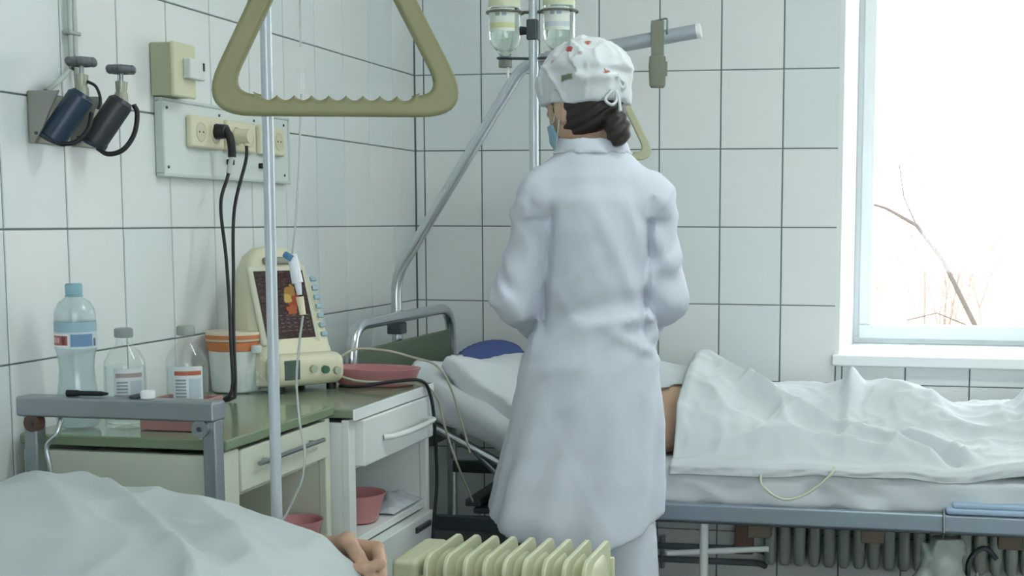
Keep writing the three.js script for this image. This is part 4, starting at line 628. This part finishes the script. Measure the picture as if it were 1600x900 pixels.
    const hem = 0.528 + 0.06 * Math.pow(clamp(Math.abs(dx)), 2.2);
    d = Math.max(d, hem - y, y - 1.448 - 0.02 * Math.cos(ang + 1.57));
    return d * 0.8;
  };
  mesh('coat', field(coat, [-0.29, 0.49, -0.26], [0.29, 1.49, 0.24], 0.0078), coatCloth, t);
  mesh('collar', field((x, y, z) => { const [cx, a, b, cz] = table(prof, y), dx = (x - cx) / a, dz = (z - cz) / b, r = (Math.sqrt(dx * dx + dz * dz) - 1) * Math.min(a, b); const up = y - 1.436, flare = 0.006 + 0.005 * smooth(1.45, 1.42, y); return Math.max(Math.abs(r - flare * 0.4) - 0.005, Math.abs(up) - 0.017 + 0.004 * N(x * 30, 0, z * 30)); }, [-0.15, 1.38, -0.13], [0.15, 1.48, 0.13], 0.005), coatCloth, t);
  mesh('trousers', field((x, y, z) => { let d = 9; for (const s of [-1, 1]) d = Math.min(d, cap(x, y, z, [s * 0.075, 0.64, 0.01], [s * (s > 0 ? 0.112 : 0.098), 0.10, s > 0 ? 0.04 : 0.02], 0.074, 0.066)); return Math.max(d + 0.007 * N(x * 12, y * 7, z * 12) + 0.003 * N(x * 30, y * 18, z * 30), 0.065 - y, y - 0.66) * 0.85; }, [-0.24, 0.03, -0.14], [0.24, 0.72, 0.16], 0.009), coatCloth, t);
  for (const s of [-1, 1]) mesh('shoe', field((x, y, z) => Math.max(smin(cap(x, y, z, [s * 0.09, 0.045, 0.035], [s * 0.102, 0.035, -0.15], 0.044, 0.040), cap(x, y, z, [s * 0.09, 0.06, 0.03], [s * 0.09, 0.08, 0.03], 0.045, 0.045), 0.02), 0.001 - y), [s * 0.095 - 0.07, -0.01, -0.21], [s * 0.095 + 0.07, 0.14, 0.1], 0.006), paintWhite, t);
  // hair, cap, mask: shaped on the head, in the head's own frame
  const place = (g) => { g.applyMatrix4(headM); g.computeVertexNormals(); return g; };
  const hairMat = M(0x2a2422, 0.55);
  mesh('hair', place(field((x, y, z) => { let d = Math.max(ell(x, y, z, [0, 0.012, -0.018], [0.081, 0.098, 0.097]), z - 0.022 - y * 0.35, -0.078 - y - 0.25 * z, 0.006 - Math.hypot(Math.abs(x) - 0.077, y + 0.006, z + 0.004) + 0.012); d = smin(d, ell(x, y, z, [0.0, -0.070, -0.104], [0.030, 0.044, 0.027]), 0.012); return d + 0.0018 * Math.sin(x * 160 + y * 260); }, [-0.1, -0.13, -0.16], [0.1, 0.14, 0.08], 0.004)), hairMat, t);
  const marks = [[-0.012, 0.118, 0.008, [0.40, 0.07, 0.06]], [0.032, 0.128, 0.006, [0.42, 0.12, 0.1]], [0.015, 0.098, 0.004, [0.36, 0.34, 0.32]], [0.066, 0.048, 0.006, [0.34, 0.10, 0.10]], [-0.055, 0.10, 0.004, [0.5, 0.3, 0.28]], [-0.06, -0.9, 0.008, [0.4, 0.07, 0.06]]];   // print on the cloth: u around the back, height, radius, dye
  const capBody = (x, y, z) => { const n = 0.004 * N(x * 26, y * 26, z * 26) + 0.003 * N(x * 12, y * 12, z * 12); let d = ell(x, y, z, [0, 0.060, -0.020], [0.097, 0.092, 0.114]); d = smin(d, Math.max(ell(x, y, z, [0, 0.02, -0.014], [0.0905, 0.13, 0.107]), Math.abs(y - 0.035) - 0.040), 0.02); d += 0.004 * Math.exp(-Math.pow((y - 0.078 - 0.2 * z) / 0.010, 2)) - 0.007 * crease(x * 14, y * 9 + 3, z * 14) - 0.004 * crease(x * 26, y * 14, z * 26 + 5); return Math.max(d + n, 0.010 + 0.24 * z - y - 0.002 * Math.sin(60 * x + 50 * z)) * 0.8; };
  mesh('cap', place(field(capBody, [-0.13, -0.02, -0.16], [0.13, 0.19, 0.13], 0.0038, (x, y, z) => { const u = -0.606 * x - 0.795 * (z + 0.02), w = 0.795 * x - 0.606 * (z + 0.02); if (w > 0) { for (const [c, h, r, col] of marks) if (Math.hypot(u - c, y - h) < r * (1 + 0.7 * N(x * 120, y * 120, z * 120))) return col; if (Math.abs(u + 0.022) < 0.014 && Math.abs(y - 0.052) < 0.006) return [0.16, 0.2, 0.14]; } return [0.62, 0.66, 0.68]; })), new THREE.MeshPhysicalMaterial({ vertexColors: true, roughness: 0.9 }), t);
  const tieAt = (x, y, z) => V(x, y, z).applyMatrix4(headM);
  mesh('cap_tie', merge(tube([tieAt(0.012, 0.012, -0.126), tieAt(0.030, 0.0, -0.128), tieAt(0.042, -0.014, -0.122), tieAt(0.03, -0.026, -0.127), tieAt(0.016, -0.016, -0.130), tieAt(0.010, 0.008, -0.128)], 0.0034, 40, 8), tube([tieAt(0.010, 0.018, -0.124), tieAt(0.011, -0.012, -0.133), tieAt(0.014, -0.042, -0.135)], 0.0036, 30, 8), tube([tieAt(0.0, 0.03, -0.126), tieAt(-0.006, 0.012, -0.132), tieAt(-0.012, 0.022, -0.136), tieAt(-0.004, 0.034, -0.13)], 0.0042, 30, 8)), linen, t);
  const mask = mesh('face_mask', place(field((x, y, z) => Math.max(Math.abs(headField(x, y, z) - 0.0045) - 0.0028, y + 0.026 - 0.15 * (z - 0.05), -0.118 - y, 0.026 + 0.2 * Math.abs(y + 0.055) - z), [-0.1, -0.15, -0.02], [0.1, 0.03, 0.14], 0.0035)), M(0x93b7cb, 0.85), t);
  for (const s of [-1, 1]) for (const y0 of [-0.022, -0.09]) mesh('ear_loop', tube([tieAt(s * 0.060, y0, 0.045), tieAt(s * 0.076, y0 * 0.7 - 0.008, 0.02), tieAt(s * 0.087, -0.01 + (y0 < -0.05 ? -0.02 : 0.016), -0.012)], 0.0018, 24, 6), linen, mask);
}

// ---------------------------------------------------------------- oil-filled heater
{ const t = thing('oil_heater', 'cream oil-filled heater with upright fins at the bottom of the picture', 'heater', [0, 0, 0]);
  const cream2 = M(0xccceae, 0.4), zc = 1.855;
  const fin = new THREE.Shape(); const hw = 0.115;
  fin.moveTo(-hw + 0.02, 0.1); fin.lineTo(hw - 0.02, 0.1); fin.quadraticCurveTo(hw, 0.1, hw, 0.12); fin.lineTo(hw, 0.585); fin.quadraticCurveTo(hw, 0.612, hw - 0.028, 0.617); fin.lineTo(-hw + 0.028, 0.617); fin.quadraticCurveTo(-hw, 0.612, -hw, 0.585); fin.lineTo(-hw, 0.12); fin.quadraticCurveTo(-hw, 0.1, -hw + 0.02, 0.1);
  const plate = new THREE.ExtrudeGeometry(fin, { depth: 0.005, bevelEnabled: true, bevelSize: 0.002, bevelThickness: 0.002, bevelSegments: 2, curveSegments: 6 }).rotateY(Math.PI / 2).translate(-0.0025, 0, 0);
  const core = merge(plate, loft([[0.13, 0.004, 0.05], [0.15, 0.016, 0.07], [0.55, 0.016, 0.07], [0.59, 0.012, 0.062], [0.606, 0.003, 0.05]], 24, 2.6), rbox(0.028, 0.46, 0.012, 0, 0.35, hw - 0.004, 0.005), rbox(0.028, 0.46, 0.012, 0, 0.35, -hw + 0.004, 0.005));
  for (let k = 0; k < 9; k++) { const f = mesh('fin', core, cream2, t); f.position.set(0.722 + k * 0.0395, 0, zc); }
  mesh('control_box', rbox(0.055, 0.50, 0.20, 0.672, 0.355, zc, 0.012, 3), cream2, t);
  mesh('dial', bar(V(0.644, 0.50, zc), V(0.628, 0.50, zc), 0.025, 0.022, 24), M(0x4b4f4a, 0.5), t);
  mesh('oil_pipe', merge(bar(V(0.69, 0.555, zc), V(1.05, 0.555, zc), 0.018), bar(V(0.69, 0.16, zc), V(1.05, 0.16, zc), 0.018)), cream2, t);
  for (const x of [0.74, 1.02]) { const f = mesh('foot', rbox(0.03, 0.03, 0.26, x, 0.075, zc, 0.008), black, t); for (const s of [-1, 1]) mesh('castor', bar(V(x - 0.012, 0.03, zc + s * 0.115), V(x + 0.012, 0.03, zc + s * 0.115), 0.03, 0.03, 20), black, f); } }

// ---------------------------------------------------------------- near bed: frame, mattress, patient and blanket
{ const t = thing('hospital_bed', 'near hospital bed under the foreground blanket', 'bed', [0, 0, 0]);
  for (const z of [2.46, 3.30]) mesh('side_rail', span(0.12, 2.1, 0.37, 0.415, z - 0.014, z + 0.014, 0.006), railPaint, t);
  for (const x of [0.12, 2.1]) mesh('end_tube', bent([[x, 0.04, 3.30], [x, 0.66, 3.30], [x, 0.66, 2.46], [x, 0.04, 2.46]], 0.0165, 0.10, 16), chrome, t);
  for (const x of [0.5, 0.9, 1.3, 1.7]) mesh('slat', span(x - 0.02, x + 0.02, 0.38, 0.4, 2.474, 3.286), darkSteel, t);
  for (const x of [0.12, 2.1]) for (const z of [2.46, 3.30]) mesh('castor', bar(V(x, 0.035, z - 0.012), V(x, 0.035, z + 0.012), 0.035, 0.035, 24), black, t);
  mesh('backrest_frame', bent([[0.95, 0.4, 3.25], [0.24, 0.60, 3.25], [0.24, 0.60, 2.51], [0.95, 0.4, 2.51]], 0.012, 0.05, 12), chrome, t); }
const nearTop = (x) => 0.512 + Math.max(0, 0.98 - x) * 0.30;
tag(mesh('mattress', flatMattress(0.16, 2.07, 2.47, 3.29, nearTop, 0.09, 0.005, 8), linen), 'white sheeted mattress of the near bed under the foreground blanket', 'mattress');
{ const t = thing('person', 'patient in the near bed with a loosely closed hand showing past the blanket', 'person', [0, 0, 0]);
  const Z = 2.86;
  const limbs = [[[0.37, 0.80, Z], [0.50, 0.77, Z], 0.05, 0.06], [[0.54, 0.745, Z - 0.02], [0.80, 0.66, Z], 0.09, 0.095], [[0.80, 0.64, Z], [1.02, 0.59, Z], 0.095, 0.09], [[0.54, 0.745, Z - 0.14], [0.54, 0.745, Z + 0.15], 0.055, 0.055], [[0.56, 0.735, Z + 0.07], [1.0, 0.60, Z + 0.08], 0.085, 0.08], [[0.56, 0.735, Z - 0.07], [1.0, 0.60, Z - 0.08], 0.085, 0.08],
    [[1.02, 0.585, Z + 0.09], [1.42, 0.575, Z + 0.12], 0.075, 0.055], [[1.42, 0.575, Z + 0.12], [1.82, 0.56, Z + 0.12], 0.052, 0.036], [[1.82, 0.555, Z + 0.12], [1.85, 0.65, Z + 0.13], 0.036, 0.022], [[1.02, 0.585, Z - 0.09], [1.42, 0.575, Z - 0.12], 0.075, 0.055], [[1.42, 0.575, Z - 0.12], [1.82, 0.56, Z - 0.12], 0.052, 0.036], [[1.82, 0.555, Z - 0.12], [1.85, 0.65, Z - 0.13], 0.036, 0.022],
    [[0.54, 0.745, Z + 0.19], [0.80, 0.66, Z + 0.26], 0.045, 0.038], [[0.80, 0.66, Z + 0.26], [1.02, 0.63, Z + 0.20], 0.036, 0.026],
    [[0.54, 0.745, Z - 0.17], [0.60, 0.735, Z - 0.29], 0.045, 0.040], [[0.60, 0.735, Z - 0.29], [0.768, 0.755, Z - 0.335], 0.039, 0.0285]];
  const m = new THREE.Matrix4().makeRotationFromEuler(new THREE.Euler(-Math.PI / 2, 0, 0)).premultiply(new THREE.Matrix4().makeRotationY(-Math.PI / 2)).premultiply(new THREE.Matrix4().makeRotationZ(-0.35)).setPosition(0.29, 0.848, Z);
  bodyMesh('body', limbs, [hand([1.02, 0.63, Z + 0.20], [1, -0.15, -0.2], [-0.15, -1, 0], [0.3, 0.4, 0.2]), hand([0.762, 0.755, Z - 0.335], [1, -0.1, 0.1], [0.05, -0.35, 1], [1.0, 1.25, 0.7], 1.0, true)], [headGeo(true, m)], 0.045, t);
  const torso = capsules(limbs.slice(1, 12), 0.05);
  mesh('gown', field((x, y, z) => Math.max(torso(x, y, z) - 0.010, 0.5 - x, x - 1.5), [0.42, 0.42, 2.5], [1.56, 0.96, 3.2], 0.012), linen, t); }
{ const p = mesh('pillow', pillowGeo(0.38, 0.10, 0.58, 5), linen); p.position.set(0.30, 0.775, 2.86); p.rotation.z = -0.29; tag(p, 'white pillow of the near bed at the left edge of the picture', 'pillow'); }
const crest = [[0.18, 0.842], [0.29, 0.864], [0.40, 0.880], [0.50, 0.868], [0.61, 0.847], [0.71, 0.828], [0.787, 0.803], [0.83, 0.768], [0.87, 0.715], [0.93, 0.64]];
const blanketHeight = (x, z) => {
  const c = table(crest, x)[0], far = smooth(2.485, 2.60, z), near = 1 - 0.55 * smooth(2.95, 3.3, z);
  let h = lerp(0.60, c + 0.02 * smooth(2.65, 2.85, z), far * near);
  h += 0.024 * ridge(x, z, [[0.40, 2.60], [0.535, 2.70], [0.645, 2.81], [0.74, 2.90], [0.834, 3.007]], 0.026) * smooth(2.55, 2.68, z);
  h += 0.016 * ridge(x, z, [[0.30, 2.60], [0.44, 2.74], [0.587, 2.895]], 0.04) + 0.012 * ridge(x, z, [[0.60, 2.62], [0.72, 2.72], [0.80, 2.82]], 0.03);
  h -= 0.014 * ridge(x, z, [[0.46, 2.62], [0.60, 2.72], [0.72, 2.84]], 0.03);
  return h + 0.006 * N(x * 8, 2.7, z * 8) + 0.002 * N(x * 19, 5.7, z * 19) + 0.006 * crease(x * 6 - z * 4, 3.1, z * 5 + x * 2);
};
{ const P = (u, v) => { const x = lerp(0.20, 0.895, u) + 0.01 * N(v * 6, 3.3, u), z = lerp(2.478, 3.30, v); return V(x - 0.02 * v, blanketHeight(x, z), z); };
  tag(mesh('blanket', sheet(P, 150, 150, 0.009), dimmedBlanketCloth), 'white blanket humped over the near patient at lower left', 'blanket'); }

// ---------------------------------------------------------------- near drip pole and infusion line
{ const t = thing('drip_pole', 'tall pale upright pole between the near bed and the cabinet', 'pole', [0.612, 0, 2.385]);
  mesh('pole', merge(bar(V(0, 0.06, 0), V(0.003, 2.1, 0), 0.0092, 0.0092, 24)), M(0xbcc6cc, 0.3, { metalness: 0.2 }), t);
  mesh('top_hook', merge(tube([[-0.08, 2.12, 0], [-0.07, 2.09, 0], [0, 2.1, 0], [0.07, 2.09, 0], [0.08, 2.12, 0]], 0.005, 30, 8)), chrome, t);
  for (let k = 0; k < 4; k++) { const a = k * 1.5708 + 0.78, l = mesh('leg', bar(V(0, 0.08, 0), V(Math.cos(a) * 0.15, 0.03, Math.sin(a) * 0.15), 0.011, 0.008), steel, t); mesh('foot', new THREE.SphereGeometry(0.014, 12, 10).translate(Math.cos(a) * 0.15, 0.014, Math.sin(a) * 0.15), black, l); } }
{ const t = thing('infusion_line', 'thin clear infusion line with drip chamber hanging beside the pale pole', 'tube', [0, 0, 0]);
  const Z = 2.33;
  mesh('line', merge(tube([[0.66, 2.1, Z], [0.652, 1.8, Z], [0.648, 1.55, Z]], 0.0016, 24, 6), tube([[0.648, 1.475, Z], [0.640, 1.35, Z], [0.632, 1.26, Z], [0.625, 1.21, Z]], 0.0016, 30, 6), tube([[0.642, 1.11, Z], [0.634, 1.06, Z], [0.628, 1.0, Z], [0.632, 0.93, Z], [0.640, 0.885, Z], [0.633, 0.83, Z], [0.608, 0.78, Z], [0.60, 0.745, Z + 0.02], [0.62, 0.70, Z + 0.05]], 0.002, 60, 6)), M(0xd9dfdc, 0.2, { transmission: 0.4, thickness: 0 }), t);
  mesh('drip_chamber', lathe([[0, -0.035], [0.004, -0.034], [0.0085, -0.022], [0.0085, 0.02], [0.013, 0.022], [0.013, 0.030], [0.004, 0.034], [0, 0.034]], 20).scale(0.6, 0.6, 0.6).translate(0.648, 1.497, Z), clearPlastic, t);
  mesh('injection_port', merge(bar(V(0.625, 1.212, Z), V(0.634, 1.165, Z), 0.008, 0.0095, 14), bar(V(0.634, 1.165, Z), V(0.637, 1.145, Z), 0.006, 0.004, 12)), M(0xdfe4ea, 0.4), t);
  mesh('blue_valve', merge(bar(V(0.616, 1.212, Z + 0.006), V(0.628, 1.206, Z + 0.01), 0.006, 0.006, 12)), M(0x4f86a8, 0.4), t);
  mesh('yellow_joint', bar(V(0.637, 1.142, Z), V(0.642, 1.112, Z), 0.0065, 0.005, 12), M(0xd9d2b0, 0.4), t); }

// ---------------------------------------------------------------- loose cables at the white cabinet
tag(mesh('black_cable', tube([[0.30, 0.872, 1.375], [0.36, 0.876, 1.40], [0.43, 0.885, 1.36], [0.475, 0.88, 1.29], [0.488, 0.84, 1.262], [0.494, 0.76, 1.25], [0.494, 0.62, 1.24], [0.49, 0.5, 1.26], [0.488, 0.3, 1.27]], 0.0042, 90, 8), black), 'black cable running over the front of the white cabinet', 'cable');
const leadMat = M(0xb9b8a4, 0.5);
tag(mesh('electrode_lead', tube([[0.265, 0.93, 1.31], [0.30, 0.952, 1.27], [0.36, 0.945, 1.22], [0.42, 0.926, 1.19], [0.468, 0.905, 1.16], [0.49, 0.85, 1.12], [0.50, 0.75, 1.06], [0.51, 0.66, 1.02]], 0.003, 70, 8), leadMat), 'grey electrode lead arching over the pink basin', 'cable');
tag(mesh('electrode_lead', tube([[0.285, 0.90, 1.37], [0.35, 0.887, 1.385], [0.42, 0.883, 1.36], [0.475, 0.868, 1.28], [0.49, 0.83, 1.22], [0.49, 0.76, 1.17], [0.495, 0.66, 1.1], [0.50, 0.54, 0.99], [0.51, 0.40, 0.86], [0.52, 0.2, 0.8]], 0.003, 90, 8), leadMat), 'grey electrode lead running in front of the pink basin and down to the far bed', 'cable');

// ---------------------------------------------------------------- alike things share a group
const alike = { bedside_cabinet: 'bedside cabinets along the left wall', bowl: 'pink bowls in the cabinets', paper_sheet: 'papers in the cabinets', infusion_bottle: 'glass infusion bottles on the cabinet', drip_bottle: 'bottles on the drip stand', gas_valve: 'gas valves on the left wall', power_cord: 'black power cords', electrode_lead: 'electrode leads', hanging_trapeze: 'triangular trapeze handles', bare_shrub: 'bare shrubs outside', hospital_bed: 'beds in the ward' };
for (const o of scene.children) { const g = alike[o.name.replace(/_\d{3}$/, '')]; if (g) o.userData.group = g; }
renderer.render(scene, camera);
